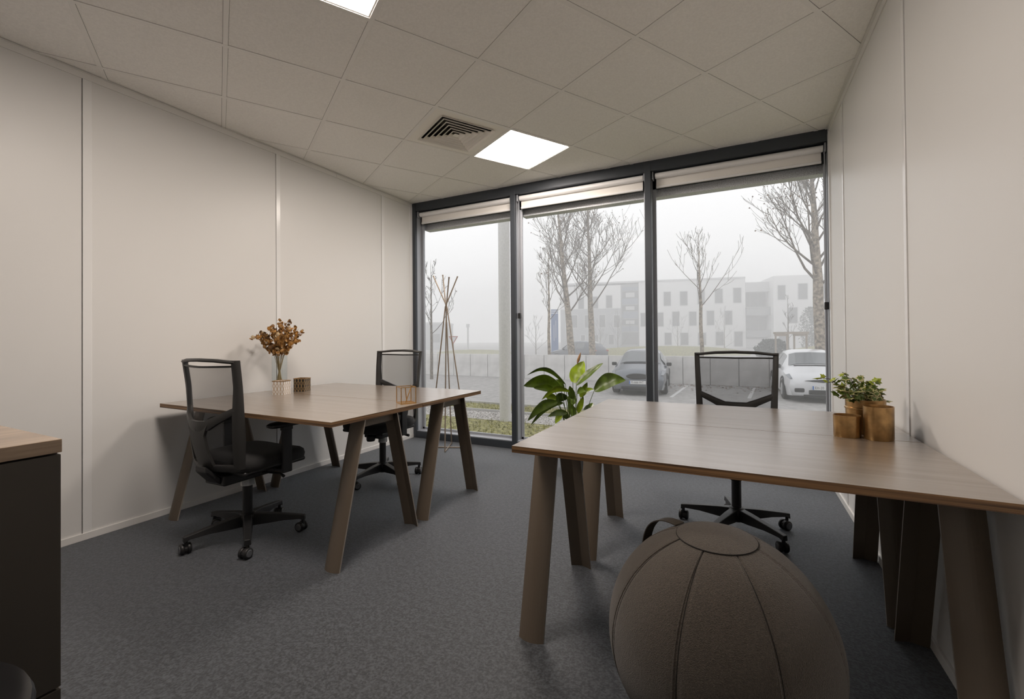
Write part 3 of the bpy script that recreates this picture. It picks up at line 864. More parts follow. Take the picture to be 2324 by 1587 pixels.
for k in range(22):
    b = MB()
    a = k * 2.399; rad = .20 * math.sqrt((k + .5) / 22)
    zt = .47 + .07 * (1 - rad / .2) - .09 * (rad / .2) ** 3 + rnd.uniform(-.03, .05)
    base = Vector((-.03 * math.cos(a), -.03 * math.sin(a), .016))
    neck = Vector((.035 * math.cos(a) * rad / .2, .035 * math.sin(a) * rad / .2, .27))
    tip = Vector((rad * math.cos(a) * 1.06, rad * math.sin(a) * .95, zt))
    if tip.x < -.215: tip.x = -.215
    P = []
    for q in range(9):
        f = q / 8
        if f < .5: P.append(base.lerp(neck, f * 2))
        else:
            g = (f - .5) * 2; P.append(neck.lerp(tip, g) + Vector((0, 0, .035 * math.sin(math.pi * g))))
    b.tube(P, [.0022 - .0012 * q / 8 for q in range(9)], 5, mi=0)
    kind = 1 if k % 5 in (0, 1, 3) else (2 if k % 5 == 2 else 3)
    nl = 26 if kind != 3 else 34
    for q in range(nl):
        f = .55 + .45 * q / nl
        g = f * 8; i0 = min(7, int(g)); c_ = P[i0].lerp(P[i0 + 1], g - i0)
        d = Vector((rnd.gauss(0, 1), rnd.gauss(0, 1), rnd.gauss(0, .7)))
        r = (rnd.uniform(.011, .019) if kind != 3 else rnd.uniform(.004, .008)) * (1.1 - .35 * (f - .5))
        mi = kind if rnd.random() < .75 else rnd.choice([1, 2, 3])
        disc(b, c_ + d.normalized() * rnd.uniform(.006, .022), d, r, mi, rnd)
    b.build('sprig', [M['straw'], M['dry'], M['dry2'], M['dry3']], bq, fix=False)

# glass box with gold edges
gb = thing('glass_box', 'little open glass box with gold edges near the desk corner', 'box', (-1.842, 2.192, ZL), math.radians(58))
q, h = .046, .103
b = MB()
for x in (-q, q):
    for y in (-q, q): b.box(x - .0022, x + .0022, y - .0022, y + .0022, 0, h)
for z in (.0022, h - .0022):
    for y in (-q, q): b.box(-q, q, y - .0022, y + .0022, z - .0022, z + .0022)
    for x in (-q, q): b.box(x - .0022, x + .0022, -q, q, z - .0022, z + .0022)
b.build('gold_frame', M['gold'], gb)
for k in range(4):
    b = MB(); s = -1 if k < 2 else 1
    if k % 2: b.box(s * q - .0006, s * q + .0006, -q + .002, q - .002, .003, h - .003)
    else: b.box(-q + .002, q - .002, s * q - .0006, s * q + .0006, .003, h - .003)
    b.build('glass_side', M['glass'], gb)
box('gold_base', -q + .002, q - .002, -q + .002, q - .002, .0005, .002, M['gold'], gb)
for k, (p0, p1) in enumerate((((-.01, -.02, .005), (.03, -.005, .098)), ((.01, .02, .005), (-.002, .012, .096)))):
    w = Matrix.Rotation(math.radians(58), 3, 'Z')
    L0 = Vector((-1.842, 2.192, ZL)) + w @ Vector(p0); L1 = Vector((-1.842, 2.192, ZL)) + w @ Vector(p1)
    b = MB(); b.tube([Vector((0, 0, 0)), L1 - L0], .0028, 8)
    o = b.build('slim_rod', M['gold'], None, loc=L0)
    tag(o, ['slim gold rod leaning inside the little glass box', 'slim gold rod standing nearly upright in the little glass box'][k], 'rod')

# ================================================================== RIGHT DESK: IVY AND COPPER POTS
def pot(name, label, cx_, cy_, r, h, lobes, rz, mm, flare=1.0, cat='pot'):
    t = thing(name, label, cat, (cx_, cy_, ZR), rz)
    n = 48
    def R(a): return r * (1 + lobes * math.cos(2 * a))
    def ring(sc_, z): return [(R(2 * math.pi * k / n) * sc_ * math.cos(2 * math.pi * k / n), R(2 * math.pi * k / n) * sc_ * math.sin(2 * math.pi * k / n), z) for k in range(n)]
    b = MB()
    b.loft([ring(.95 / flare, 0), ring(.985 / flare, .004), ring(.99, h * .6), ring(1.0, h), ring(.95, h), ring(.93, h - .012), ring(.90 / flare, .008)])
    b.build('pot_body', mm, t, smooth=True)
    return t
pot('copper_pot', 'short empty copper pot, the lower one before the ivy', .380, 2.222, .0445, .086, .06, .3, M['brass'])
pot('copper_pot', 'tall empty copper pot, the higher one before the ivy', .478, 2.212, .050, .128, .09, .9, M['brass'])
iv = pot('potted_ivy', 'trailing variegated ivy in a copper pot by the right wall', .462, 2.338, .068, .140, .0, 0, M['brass'], flare=1.10, cat='potted plant')
b = MB(); b.lathe([(.060, .120), (.0, .124)], 24, cap=False); b.build('soil', M['soil'], iv)
b = MB(); b.lathe([(.0675, .098), (.0705, .100), (.0705, .106), (.0675, .108)], 32, cap=False); b.build('pot_band', M['brass'], iv, smooth=True)
def ivy_leaf_mesh(name, inner, outer):
    out = [(0, -.02), (.30, -.18), (.62, .02), (.55, .30), (.78, .62), (.38, .66), (0, 1.15), (-.38, .66), (-.78, .62), (-.55, .30), (-.62, .02), (-.30, -.18)]
    vv = [(0, .32, .10)] + [(x * .66, .30 + (y - .30) * .66, .06 - abs(x) * .05) for x, y in out] + [(x, y, -abs(x) * .12) for x, y in out]
    ff = [(0, k + 1, (k + 1) % 12 + 1) for k in range(12)] + [(k + 1, k + 13, (k + 1) % 12 + 13, (k + 1) % 12 + 1) for k in range(12)]
    me = bpy.data.meshes.new(name); me.from_pydata(vv, [], ff); me.materials.append(inner); me.materials.append(outer)
    me.polygons.foreach_set('material_index', [0] * 12 + [1] * 12); me.update()
    return me
LM = [ivy_leaf_mesh('ivy_leaf_variegated', M['ivy'], M['ivyc']), ivy_leaf_mesh('ivy_leaf_green', M['ivy'], M['ivy']), ivy_leaf_mesh('ivy_leaf_fresh', M['ivyl'], M['ivyl'])]
rnd = random.Random(21)
ivl = Vector((.462, 2.338, ZR))
stems = []
def add_stem(P, n, weights, s0, s1):
    b = MB(); b.tube(P, .0014, 5); b.build('stem', M['stem'], iv)
    for q in range(n):
        f = (q + .6) / n * (len(P) - 1); i0 = min(len(P) - 2, int(f)); p = P[i0].lerp(P[i0 + 1], f - i0)
        d = (P[i0 + 1] - P[i0]).normalized()
        o = bpy.data.objects.new('leaf', rnd.choices(LM, weights)[0])
        side = Vector((rnd.gauss(0, 1), rnd.gauss(0, 1), rnd.gauss(0, .5))).normalized()
        fw_ = (d * .5 + side + Vector((0, 0, -.25))).normalized()
        up_ = (Vector((rnd.gauss(0, .5), rnd.gauss(-.5, .5), 1.0))).normalized()
        xx = fw_.cross(up_).normalized(); up_ = xx.cross(fw_)
        s = rnd.uniform(s0, s1)
        mm_ = Matrix((xx, fw_, up_)).transposed().to_4x4() @ Matrix.Scale(s, 4)
        mm_.translation = p + side * .006
        link(o, iv); o.matrix_local = mm_
def px_local(px, py, d): return atd(px, py, d) - ivl
D0 = (ivl - CO).dot(CF)
soil_c = Vector((0, 0, .122))
targets = [  # pixel of each shoot's end, depth offset, leaf count, weights
    (1862, 858, -.06, 6, (0, 1, 4)), (1878, 868, -.05, 5, (1, 2, 3)), (1912, 845, .0, 5, (1, 2, 3)), (1925, 858, -.03, 6, (2, 3, 2)),
    (1905, 882, -.06, 6, (3, 3, 1)), (1898, 893, -.04, 6, (4, 2, 1)), (1915, 899, -.07, 6, (5, 2, 0)), (1940, 860, .02, 6, (2, 3, 2)),
    (1950, 853, .04, 4, (2, 2, 1)), (1935, 905, -.07, 5, (4, 2, 0)), (1958, 880, -.06, 7, (3, 3, 1)), (1972, 866, .02, 4, (1, 4, 1)),
    (1988, 862, .03, 4, (1, 3, 2)), (1978, 882, .0, 6, (4, 3, 0)), (1995, 886, .0, 6, (5, 2, 0)), (2002, 900, .0, 6, (5, 2, 0)),
    (2006, 915, -.02, 5, (5, 1, 0)), (1968, 908, -.075, 3, (6, 0, 0)), (1985, 900, -.05, 6, (5, 1, 0)), (1945, 890, -.06, 7, (3, 3, 1))]
for px, py, dd, n, wts in targets:
    tip = px_local(px, py, D0 + dd)
    base = soil_c + Vector((max(-.045, min(.045, tip.x * .4)), max(-.045, min(.045, tip.y * .4)), 0))
    midp = base.lerp(tip, .5) + Vector((0, 0, .030))
    add_stem([base, base.lerp(midp, .55) + Vector((0, 0, .012)), midp, midp.lerp(tip, .5) + Vector((0, 0, .008)), tip], int(n * 1.6), wts, .015, .026)

# ================================================================== PEACE LILY BY THE WINDOW
LB = Vector((-1.275, 3.70, 0))
lily = thing('potted_lily', 'broad-leaved green pot plant in front of the middle pane', 'potted plant', LB)
b = MB(); b.lathe([(.105, 0), (.112, .006), (.135, .23), (.137, .24), (.127, .24), (.122, .21), (.0, .21)], 36, cap=False)
b.add([(.105 * math.cos(2 * math.pi * k / 36), .105 * math.sin(2 * math.pi * k / 36), 0) for k in range(36)], [tuple(range(36))])
b.build('planter', M['potgrey'], lily, smooth=True)
b = MB(); b.lathe([(.121, .205), (.0, .212)], 24, cap=False); b.build('soil', M['soil'], lily)
LD = (LB - CO).dot(CF)
def lily_leaf(bx, by, tx, ty, wpx, arch, mm, dd=0.0, td=0.0, roll=0.0):
    A = atd(bx, by, LD + dd) - LB; T = atd(tx, ty, LD + dd + td) - LB
    width = wpx * LD / FPX
    root = Vector((max(-.06, min(.06, A.x * .25)), max(-.06, min(.06, A.y * .25)), .21))
    n = 12
    axis = T - A
    up_ = Vector((0, 0, 1))
    view = (-(A + LB) + CO).normalized()
    side0 = axis.cross(view).normalized()
    side0 = (side0 * math.cos(roll) + view * math.sin(roll)).normalized()
    v_, f_ = [], []
    for i in range(n + 1):
        f = i / n
        c = A + axis * f + up_ * arch * math.sin(math.pi * f) * .9
        w = width * .5 * (math.sin(math.pi * min(1, f * .93 + .03) ** .75) ** .9) if i < n else 0.0005
        nr = side0.cross(axis).normalized()
        for k, (u, dz) in enumerate(((-1, .18), (-.5, .02), (0, -.10), (.5, .02), (1, .18))):
            v_.append(c + side0 * u * w + nr * (dz * w + .06 * w * math.sin(f * 17 + k)))
    for i in range(n):
        for k in range(4): f_.append((i * 5 + k, i * 5 + k + 1, (i + 1) * 5 + k + 1, (i + 1) * 5 + k))
    o = mesh_obj('leaf', v_, f_, mm, lily, smooth=True)
    b = MB()
    P = [root.lerp(A, q / 6) + Vector((0, 0, .05 * math.sin(math.pi * q / 6))) * (1 if A.z > .3 else .6) for q in range(7)]
    b.tube(P, [.004, .0038, .0035, .0033, .003, .003, .0028], 6); b.build('stalk', M['petiole'], o, smooth=True)
LF = [(1300, 868, 1325, 820, 34, .0, 'lilyl', -.05, .05, .3), (1308, 874, 1369, 824, 18, .01, 'lily', -.08, .0, .6), (1349, 886, 1420, 863, 34, .05, 'lily', -.02, -.05, .2),
      (1283, 872, 1196, 852, 13, .10, 'lily', .0, .0, .7), (1272, 880, 1188, 876, 34, .05, 'lily', -.06, -.05, .3), (1258, 884, 1211, 881, 16, .01, 'lily', -.10, -.05, .2),
      (1292, 888, 1229, 908, 16, .06, 'lilyl', -.12, -.05, .6), (1264, 912, 1197, 956, 22, .05, 'lily', -.10, -.08, .4), (1278, 914, 1204, 966, 15, .06, 'lily', -.05, -.05, .6),
      (1262, 906, 1236, 897, 18, .0, 'lilyl', -.04, -.08, .1), (1318, 902, 1333, 868, 16, .0, 'lilyl', -.03, -.02, .4), (1286, 938, 1243, 946, 14, .02, 'lily', -.08, -.1, .2),
      (1274, 940, 1260, 962, 14, .01, 'lilyl', -.10, -.06, .1), (1340, 926, 1324, 930, 12, .01, 'lily', .02, -.08, .2), (1300, 905, 1293, 876, 16, .0, 'lily', -.05, -.04, .1),
      (1310, 892, 1331, 888, 14, .02, 'lily', -.10, -.05, .2), (1312, 936, 1324, 900, 14, .0, 'lilyl', -.06, -.02, .3), (1322, 900, 1348, 884, 10, .03, 'lilyl', .02, .05, .4),
      (1296, 920, 1300, 890, 22, .0, 'lily', .06, .02, .1), (1288, 900, 1252, 918, 22, .03, 'lily', .05, .04, .4), (1305, 945, 1290, 912, 18, .0, 'lily', .0, .03, .2),
      (1290, 950, 1266, 930, 16, .01, 'lily', -.05, -.04, .2), (1330, 940, 1346, 915, 16, .01, 'lily', .08, .05, .2), (1280, 885, 1262, 862, 14, .02, 'lily', .08, .04, .3)]
for a in LF:
    lily_leaf(a[0], a[1], a[2], a[3], a[4], a[5], M[a[6]], *a[7:])
A = atd(1310, 826, LD) - LB; T = atd(1318, 800, LD) - LB
b = MB(); b.tube([Vector((0, 0, .21)), A * .5 + Vector((0, 0, .10)), A], [.003, .0028, .0022], 6); fs_ = b.build('flower_stalk', M['petiole'], lily, smooth=True)
b = MB(); b.tube([A, A.lerp(T, .3), A.lerp(T, .7), T], [.003, .013, .010, .001], 8); b.build('spathe', M['spathe'], fs_, smooth=True)

# ================================================================== OUTDOORS
GZ = -.78
def gpt(px, d, z=GZ):
    p = CO + ray(px, 760) * d; return Vector((p.x, p.y, z))
YK = atz(1095, 914.5, GZ).y            # kerb between lawn and car park
YWALL = 19.2
g = box('ground', -90, 90, YK, 150, GZ - .3, GZ, M['asphalt'])
tag(g, 'grey asphalt of the car park and road outside', 'ground', kind='structure')
y1 = atz(1095, 934, GZ).y; y2 = atz(1095, 952, GZ).y
for nm, a, b_, mm, lab in (('lawn', y1, YK - .12, 'grass', 'thin winter lawn strip along the car park kerb'), ('gravel_strip', y2, y1, 'gravel', 'pale gravel strip between the two lawn strips'),
                           ('lawn', YW + .2, y2, 'grass', 'winter lawn strip below the window')):
    o = box(nm, -40, 40, a, b_, GZ - .3, GZ + (0 if mm == 'grass' else .01), M[mm]); tag(o, lab, 'grass' if mm == 'grass' else 'gravel', kind='structure')
o = box('kerb', -40, 40, YK - .12, YK, GZ - .3, GZ + .06, M['kerb'], bevel=.01); tag(o, 'low stone kerb edging the car park', 'kerb', kind='structure')
o = box('kerb', -40, 40, y1 - .03, y1 + .03, GZ - .2, GZ + .07, M['kerb'], bevel=.01); tag(o, 'thin edging stone between gravel and lawn', 'kerb', kind='structure')
rnd = random.Random(3)
b = MB()
for k in range(9000):
    x = rnd.uniform(-12, 2)
    y = rnd.uniform(YW + .6, y2 - .05) if k % 3 else rnd.uniform(y1 + .05, YK - .15)
    hh = rnd.uniform(.03, .10); a = rnd.uniform(0, 3.14); w = rnd.uniform(.006, .014)
    dx, dy = math.cos(a) * w, math.sin(a) * w; lx, ly_ = rnd.gauss(0, .03), rnd.gauss(0, .03)
    b.add([(x - dx, y - dy, GZ), (x + dx, y + dy, GZ), (x + lx, y + ly_, GZ + hh)], [(0, 1, 2)])
o = b.build('grass_blades', M['grassblade'], fix=False); tag(o, 'short yellowish winter grass outside the window', 'grass', kind='stuff')
b = MB()
for k in range(2500):
    x = rnd.uniform(-10, 1); y = rnd.uniform(y2 + .05, y1 - .05); r = rnd.uniform(.012, .035)
    c = Vector((x, y, GZ + .012)); t_ = rnd.random() * 3
    b.add([c + Vector((math.cos(t_ + q * 2.1) * r, math.sin(t_ + q * 2.1) * r, 0)) for q in range(3)] + [c + Vector((0, 0, r * .9))], [(0, 1, 3), (1, 2, 3), (2, 0, 3)])
o = b.build('gravel_stones', M['gravel'], fix=False); tag(o, 'loose pale stones of the gravel strip', 'gravel', kind='stuff')

# parking lines
for k, (p, q) in enumerate((((1523, 902), (1559, 876)), ((1290, 897), (1375, 882)), ((1700, 905), (1712, 880)))):
    A, B = atz(*p, GZ), atz(*q, GZ)
    d = (B - A).normalized(); s = Vector((-d.y, d.x, 0)) * .05
    b = MB(); b.add([A - s, A + s, B + s, B - s] + [x + Vector((0, 0, .004)) for x in (A - s, A + s, B + s, B - s)], [(0, 1, 5, 4), (1, 2, 6, 5), (2, 3, 7, 6), (3, 0, 4, 7), (4, 5, 6, 7)])
    o = b.build('parking_line', M['line']); tag(o, ['white bay line beside the blue-grey car', 'white bay line left of the blue-grey car', 'white bay line beside the white car'][k], 'road marking', 'white parking bay lines')
rnd = random.Random(11)
b = MB()
for k in range(260):
    x = rnd.uniform(-4, 2.5); y = YWALL - .1 - abs(rnd.gauss(0, .9)); r = rnd.uniform(.03, .06); a = rnd.random() * 6
    b.add([(x + r * math.cos(a), y + r * math.sin(a), GZ + .006), (x + r * .6 * math.cos(a + 1.8), y + r * .6 * math.sin(a + 1.8), GZ + .025), (x - r * math.cos(a), y - r * math.sin(a), GZ + .008), (x + r * .6 * math.cos(a - 1.8), y + r * .6 * math.sin(a - 1.8), GZ + .012)], [(0, 1, 2, 3)])
o = b.build('fallen_leaves', M['dry2'], fix=False); tag(o, 'brown fallen leaves at the foot of the concrete wall', 'leaves', kind='stuff')

# concrete retaining wall of upright panels
zt = aty(1381, 807, YWALL).z
rw = thing('wall_concrete', 'pale concrete panel wall behind the parked cars', 'wall', (0, YWALL, GZ), kind='structure')
rw_me = None
x0 = aty(1381, 830, YWALL).x
for k in range(-22, 12):
    x = x0 + k * 1.0
    if rw_me is None:
        bb = MB(); bb.box(.012, .988, 0, .14, 0, zt - GZ); o = bb.build('concrete_panel', M['concrete'], rw, bevel=.008); rw_me = o
        o.location = (x, 0, 0)
    else:
        o = rw_me.copy(); COL.objects.link(o); o.parent = rw; o.location = (x, 0, 0)
box('wall_footing', x0 - 22, x0 + 12, .05, .20, 0, zt - GZ - .08, M['asphalt'], rw)

# white column of the building itself
p = atz(1147, 955, GZ)
co = thing('outdoor_column', 'round white outdoor column before the car park', 'column', (p.x, p.y, GZ))
b = MB(); b.lathe([(.135, 0), (.135, 3.05)], 32); b.build('shaft', M['column'], co, smooth=True)
b = MB(); b.lathe([(.138, 3.05), (.138, 3.062), (.135, 3.064), (.135, 5.2)], 32); b.build('upper_sleeve', M['column'], co, smooth=True)

# ---------------------------------------------------------------- trees
def tree(label, pxb, d, H, r0, fork, nl, spread, seed, mm, lean=(0, 0), sub=5, leafy=0.0, up=.55, dense=1.0, name='bare_tree', cat='tree', bz=GZ, group='bare winter trees'):
    rr = random.Random(seed)
    base = gpt(pxb, d, bz)
    t = thing(name, label, cat, base, group=group)
    tk = MB()
    P = []; R_ = []
    n = 14
    for i in range(n + 1):
        f = i / n
        P.append(Vector((lean[0] * f + rr.gauss(0, .012) * H * .1 * (f > 0), lean[1] * f + rr.gauss(0, .012) * H * .1 * (f > 0), H * f)))
        R_.append(r0 * ((1.12 - .3 * f / (fork / H)) if f < fork / H else .82 * (1 - (f - fork / H) / (1 - fork / H)) ** 1.1 + .03))
    tk.tube(P, R_, 9)
    tk.build('trunk', mm, t, smooth=True)
    br = MB(); lv = MB()
    def branch(p, dirv, L, r, lev):
        k = 5 if lev == 0 else (4 if lev == 1 else 3)
        pts = [p]; dv = dirv.normalized()
        for i in range(k):
            dv = (dv + Vector((rr.gauss(0, .10), rr.gauss(0, .10), up * .22)) ).normalized()
            pts.append(pts[-1] + dv * L / k)
        br.tube(pts, [max(.007, r * (1 - .8 * i / k)) for i in range(k + 1)], 6 if lev == 0 else (4 if lev == 1 else 3), cap=False)
        if lev < 2:
            m_ = int((sub if lev == 0 else sub * .8) * dense) or 1
            for i in range(m_):
                f = rr.uniform(.25, .97) * k; i0 = min(k - 1, int(f)); q = pts[i0].lerp(pts[i0 + 1], f - i0)
                a = rr.random() * 6.283
                d0 = (pts[i0 + 1] - pts[i0]).normalized(); o_ = d0.orthogonal().normalized(); o_ = Matrix.Rotation(a, 3, d0) @ o_
                branch(q, d0 * .75 + o_ * .7 + Vector((0, 0, .15)), L * rr.uniform(.28, .5), r * .42, lev + 1)
        elif leafy:
            if rr.random() < leafy:
                c = pts[-1]; s = rr.uniform(.02, .045)
                lv.add([c, c + Vector((s, 0, -s)), c + Vector((0, s * .5, -2 * s)), c + Vector((-s, 0, -s))], [(0, 1, 2, 3)])
    for k in range(nl):
        f = k / max(1, nl - 1)
        h = fork + (H * .88 - fork) * f ** 1.1
        g = h / H * n; i0 = min(n - 1, int(g)); q = P[i0].lerp(P[i0 + 1], g - i0)
        a = k * 2.399 + rr.gauss(0, .3)
        L = (spread * (1.15 - .75 * f)) * rr.uniform(.85, 1.2)
        branch(q, Vector((math.cos(a), math.sin(a), up + .35 * f + rr.uniform(-.1, .2))), L, r0 * .25 * (1 - .55 * f), 0)
    o = br.build('branches', M['twig'] if mm is not M['barkp'] else M['bark'], t, fix=False)
    if lv.v: lv.build('clinging_leaves', M['dry2'], t, fix=False)
    return t
tree('tall bare plane tree, left one of the pair behind the concrete wall', 1301, 25, 12.5, .20, 3.2, 22, 3.0, 5, M['barkp'], lean=(-1.2, .1), sub=9, leafy=.25, up=.75)
tree('tall bare plane tree, right one of the pair behind the concrete wall', 1344, 27, 13.0, .19, 3.6, 22, 3.2, 8, M['barkp'], lean=(-.3, .1), sub=9, leafy=.25, up=.75)
tree('young thin bare tree left of the tall pair, before the blue sign', 1246, 21, 6.2, .075, 2.7, 10, 1.6, 12, M['barkp'], sub=4, up=.9, leafy=.1)
tree('slender young tree with upswept branches behind the single chair', 1594, 20, 6.6, .085, 3.2, 13, 2.2, 33, M['barkp'], lean=(-.12, 0), sub=4, up=.95, dense=.9)
tree('thick bare plane tree at the right end of the window', 1866, 18.5, 11.5, .22, 3.9, 26, 3.7, 45, M['barkp'], lean=(-.35, .2), sub=8, leafy=.3, up=.8)
tree('young bare tree seen through the left pane by the coat stand', 979, 21, 5.6, .07, 2.1, 9, 1.6, 52, M['bark'], sub=4, up=.8, leafy=.1)
tree('thin young tree inside the wooden tree guard', 1789, 30, 4.6, .05, 1.7, 8, 1.0, 61, M['bark'], sub=3, up=.9)
for k, (px, d, H, s, lab) in enumerate(((1402, 55, 5.0, 2.2, 'leafless shrub before the dark stair tower'), (1538, 55, 4.4, 2.2, 'leafless shrub below the middle windows'), (1644, 52, 5.2, 2.0, 'leafless shrub beside the balcony tower'),
                                        (1216, 48, 4.2, 1.9, 'leafless shrub behind the dark parked car'), (1362, 56, 4.0, 1.8, 'leafless shrub at the grey end of the building'))):
    tree(lab, px, d, H, .07, .5, 11, s, 70 + k, M['bark'], sub=4, up=.7, dense=.8, name='bare_shrub', cat='shrub', group='leafless shrubs by the building')
def evergreen(label, px, d, w, h, seed):
    rr = random.Random(seed); p = gpt(px, d)
    t = thing('evergreen_shrub', label, 'shrub', p, group='evergreen shrubs on the right')
    b = MB()
    for k in range(1600):
        th, u = rr.random() * 6.283, rr.random() ** .5
        z = rr.random(); rad = w * math.sin(math.pi * (.12 + .8 * z)) ** .7 * u
        c = Vector((rad * math.cos(th), rad * math.sin(th), h * z)); s = rr.uniform(.08, .2)
        a, e = Vector((rr.gauss(0, 1), rr.gauss(0, 1), rr.gauss(0, 1))).normalized() * s, Vector((rr.gauss(0, 1), rr.gauss(0, 1), rr.gauss(0, 1))).normalized() * s
        b.add([c - a, c + e, c + a], [(0, 1, 2)])
    b.build('foliage', M['evergreen'], t, fix=False)
    b = MB(); b.tube([(0, 0, 0), (0, 0, h * .6)], [.08, .03], 6); b.build('stem', M['bark'], t)
evergreen('dark evergreen shrub left of the thick plane tree', 1842, 50, 1.3, 5.0, 1)
evergreen('dark evergreen shrub behind the thick plane tree', 1872, 46, 1.4, 4.2, 2)
evergreen('low dark shrub beside the wooden tree guard', 1752, 33, 1.2, 1.6, 3)

# tree guard
A = gpt(1773, 30); B = gpt(1816, 30)
tg = thing('tree_guard', 'weathered wooden tree guard of posts and a top rail', 'tree guard', (A + B) / 2)
w = (B - A).length / 2; u = (B - A).normalized(); vv = Vector((-u.y, u.x, 0))
tg.rotation_euler = (0, 0, math.atan2(u.y, u.x))
for sx in (-1, 1):
    for sy in (-1, 1):
        b = MB(); b.tube([(sx * w, sy * w, 0), (sx * w, sy * w, 2.1)], .06, 8); b.build('post', M['stake'], tg)
for sy in (-1, 1): box('rail', -w - .15, w + .15, sy * w - .04, sy * w + .04, 2.0, 2.14, M['stake'], tg)
for sx in (-1, 1): box('rail', sx * w - .04, sx * w + .04, -w - .1, w + .1, 1.86, 2.0, M['stake'], tg)

# grass banks
def bank(label, px0, px1, d, h, mm='grass'):
    A, B = gpt(px0, d), gpt(px1, d); u = (B - A); L = u.length; u.normalize(); v2 = Vector((-u.y, u.x, 0))
    if v2.dot(A) < 0: v2 = -v2
    b = MB(); rings = []
    for i in range(17):
        f = i / 16; c = A + u * L * f; hh = h * (math.sin(math.pi * min(1, max(.0, f))) ** .35)
        rings.append([c - v2 * 3 + Vector((0, 0, -.02)), c - v2 * 1.2 + Vector((0, 0, hh * .75)), c + Vector((0, 0, hh)), c + v2 * 1.5 + Vector((0, 0, hh * .8)), c + v2 * 4 + Vector((0, 0, -.02))])
    b.loft(rings, closed=True); o = b.build('grass_bank', M[mm], smooth=True); tag(o, label, 'grass bank', 'grass banks beyond the wall'); return o
bank('long low grass bank before the far building', 1318, 1690, 46, .92)
bank('short grass bank at the far right by the thick tree', 1795, 1960, 40, 1.0)
bank('brownish low bank seen through the left pane', 985, 1165, 52, .55, 'grass')

# ---------------------------------------------------------------- far building
e_ = Vector((.978, .21, 0)).normalized(); n_ = Vector((e_.y, -e_.x, 0))
P0 = CO + ray(1570, 760) * 68.5; P0.z = GZ
bld = thing('office_building', 'pale three-storey building in the fog with staggered windows', 'building', P0, math.atan2(e_.y, e_.x))
def fl(px, py, off=0.0):
    p = onplane(px, py, P0 - n_ * -off, n_); return ((p - P0).dot(e_), p.z - GZ)
xa = fl(1272, 700)[0]; xb = fl(1692, 700)[0]; xc_ = fl(1748, 700)[0]; xd = fl(1990, 700)[0]
zr = fl(1560, 637)[1]; zg = fl(1340, 701.5)[1]; xg = fl(1409, 700)[0]; xg2 = fl(1450, 700)[0]
box('wall', xg2, xb, 0, 11, 0, zr, M['render'], bld)
box('wall', xa, xg, 0, 11, zg, zr - .3, M['render'], bld)
box('grey_wall', xa, xg, -.05, 10.9, 0, zg, M['renderg'], bld)
box('roof_edge', xa, xb, -.12, 11, zr, zr + .25, M['wframe'], bld)
box('wall', xc_, xd, -1.6, 11, 0, fl(1800, 628)[1], M['render'], bld)
box('stair_tower', xg, xg2, .25, 10, 0, zr - .2, M['metalg'], bld)
for k, (ya, yb_, mm) in enumerate(((652, 659, 'paneblue'), (662, 677, 'pane'), (678, 690, 'paneblue'), (693, 706, 'pane'), (708, 722, 'paneblue'), (725, 738, 'pane'), (741, 752, 'paneblue'), (755, 782, 'pane'))):
    a, z1 = fl(1412, ya); c, z0 = fl(1448, yb_)
    box('tower_panel', a, c, .12, .26, z0, z1, M[mm], bld)
    if mm == 'pane' and k < 6: box('tower_pane', fl(1420, ya)[0], fl(1440, ya)[0], .06, .13, z0 + .2, z1 - .2, M['wframe'], bld)
# balcony tower
box('balcony_back', xb, xc_, 1.5, 10, 0, fl(1720, 642)[1], M['renderg'], bld)
for ya, yb_, mm, y0_, y1_ in ((640, 662, 'wframe', .2, 1.5), (700, 716, 'metalg', -.3, -.18), (752, 765, 'metalg', -.3, -.18), (697, 699.5, 'metalg', -.3, 1.5), (750, 752, 'metalg', -.3, 1.5), (770, 790, 'wframe', .2, 1.5)):
    z1 = fl(1720, ya)[1]; z0 = fl(1720, yb_)[1]
    box('balcony_band', xb + .05, xc_ - .05, y0_, y1_, z0, z1, M[mm], bld)
for ya, yb_ in ((663, 696), (719, 749)):
    for a, c in ((1697, 1707), (1708, 1726), (1727, 1744)):
        o = box('balcony_pane', fl(a, 700)[0], fl(c, 700)[0], 1.30, 1.45, fl(1720, yb_)[1], fl(1720, ya)[1], M['pane'], bld)
WIN = [(1507, 1522, 663, 694), (1544, 1560, 662, 693), (1584, 1599, 658, 690), (1623, 1640, 656, 688), (1665, 1682, 654, 687),
       (1454, 1468, 711, 741), (1491, 1505, 710, 741), (1526, 1541, 708, 740), (1564, 1580, 708, 739), (1604, 1620, 706, 738), (1645, 1661, 706, 737),
       (1508, 1523, 756, 783), (1544, 1561, 756, 783), (1584, 1601, 756, 783), (1624, 1641, 754, 784), (1666, 1684, 753, 786), (1466, 1481, 757, 783),
       (1376, 1389, 671, 699), (1346, 1357, 674, 700), (1313, 1325, 676, 701), (1297, 1310, 716, 744), (1327, 1338, 716, 744), (1360, 1373, 715, 743), (1393, 1406, 716, 743),
       (1318, 1327, 761, 787), (1348, 1357, 761, 782), (1381, 1392, 760, 782)]
def window(x0, x1, z0, z1, yf):
    b = MB(); t_ = .10
    b.box(x0 - t_, x1 + t_, yf - .06, yf + .05, z0 - t_, z0); b.box(x0 - t_, x1 + t_, yf - .06, yf + .05, z1, z1 + t_)
    b.box(x0 - t_, x0, yf - .06, yf + .05, z0, z1); b.box(x1, x1 + t_, yf - .06, yf + .05, z0, z1)
    f = b.build('window', M['wframe'], bld)
    box('pane', x0, x1, yf - .025, yf + .03, z0, z1, M['pane'], f)
for a, c, ya, yb_ in WIN:
    window(fl(a, 700)[0], fl(c, 700)[0], fl((a + c) / 2, yb_)[1], fl((a + c) / 2, ya)[1], -.05 if a < 1409 and ya > 702 else 0.0)
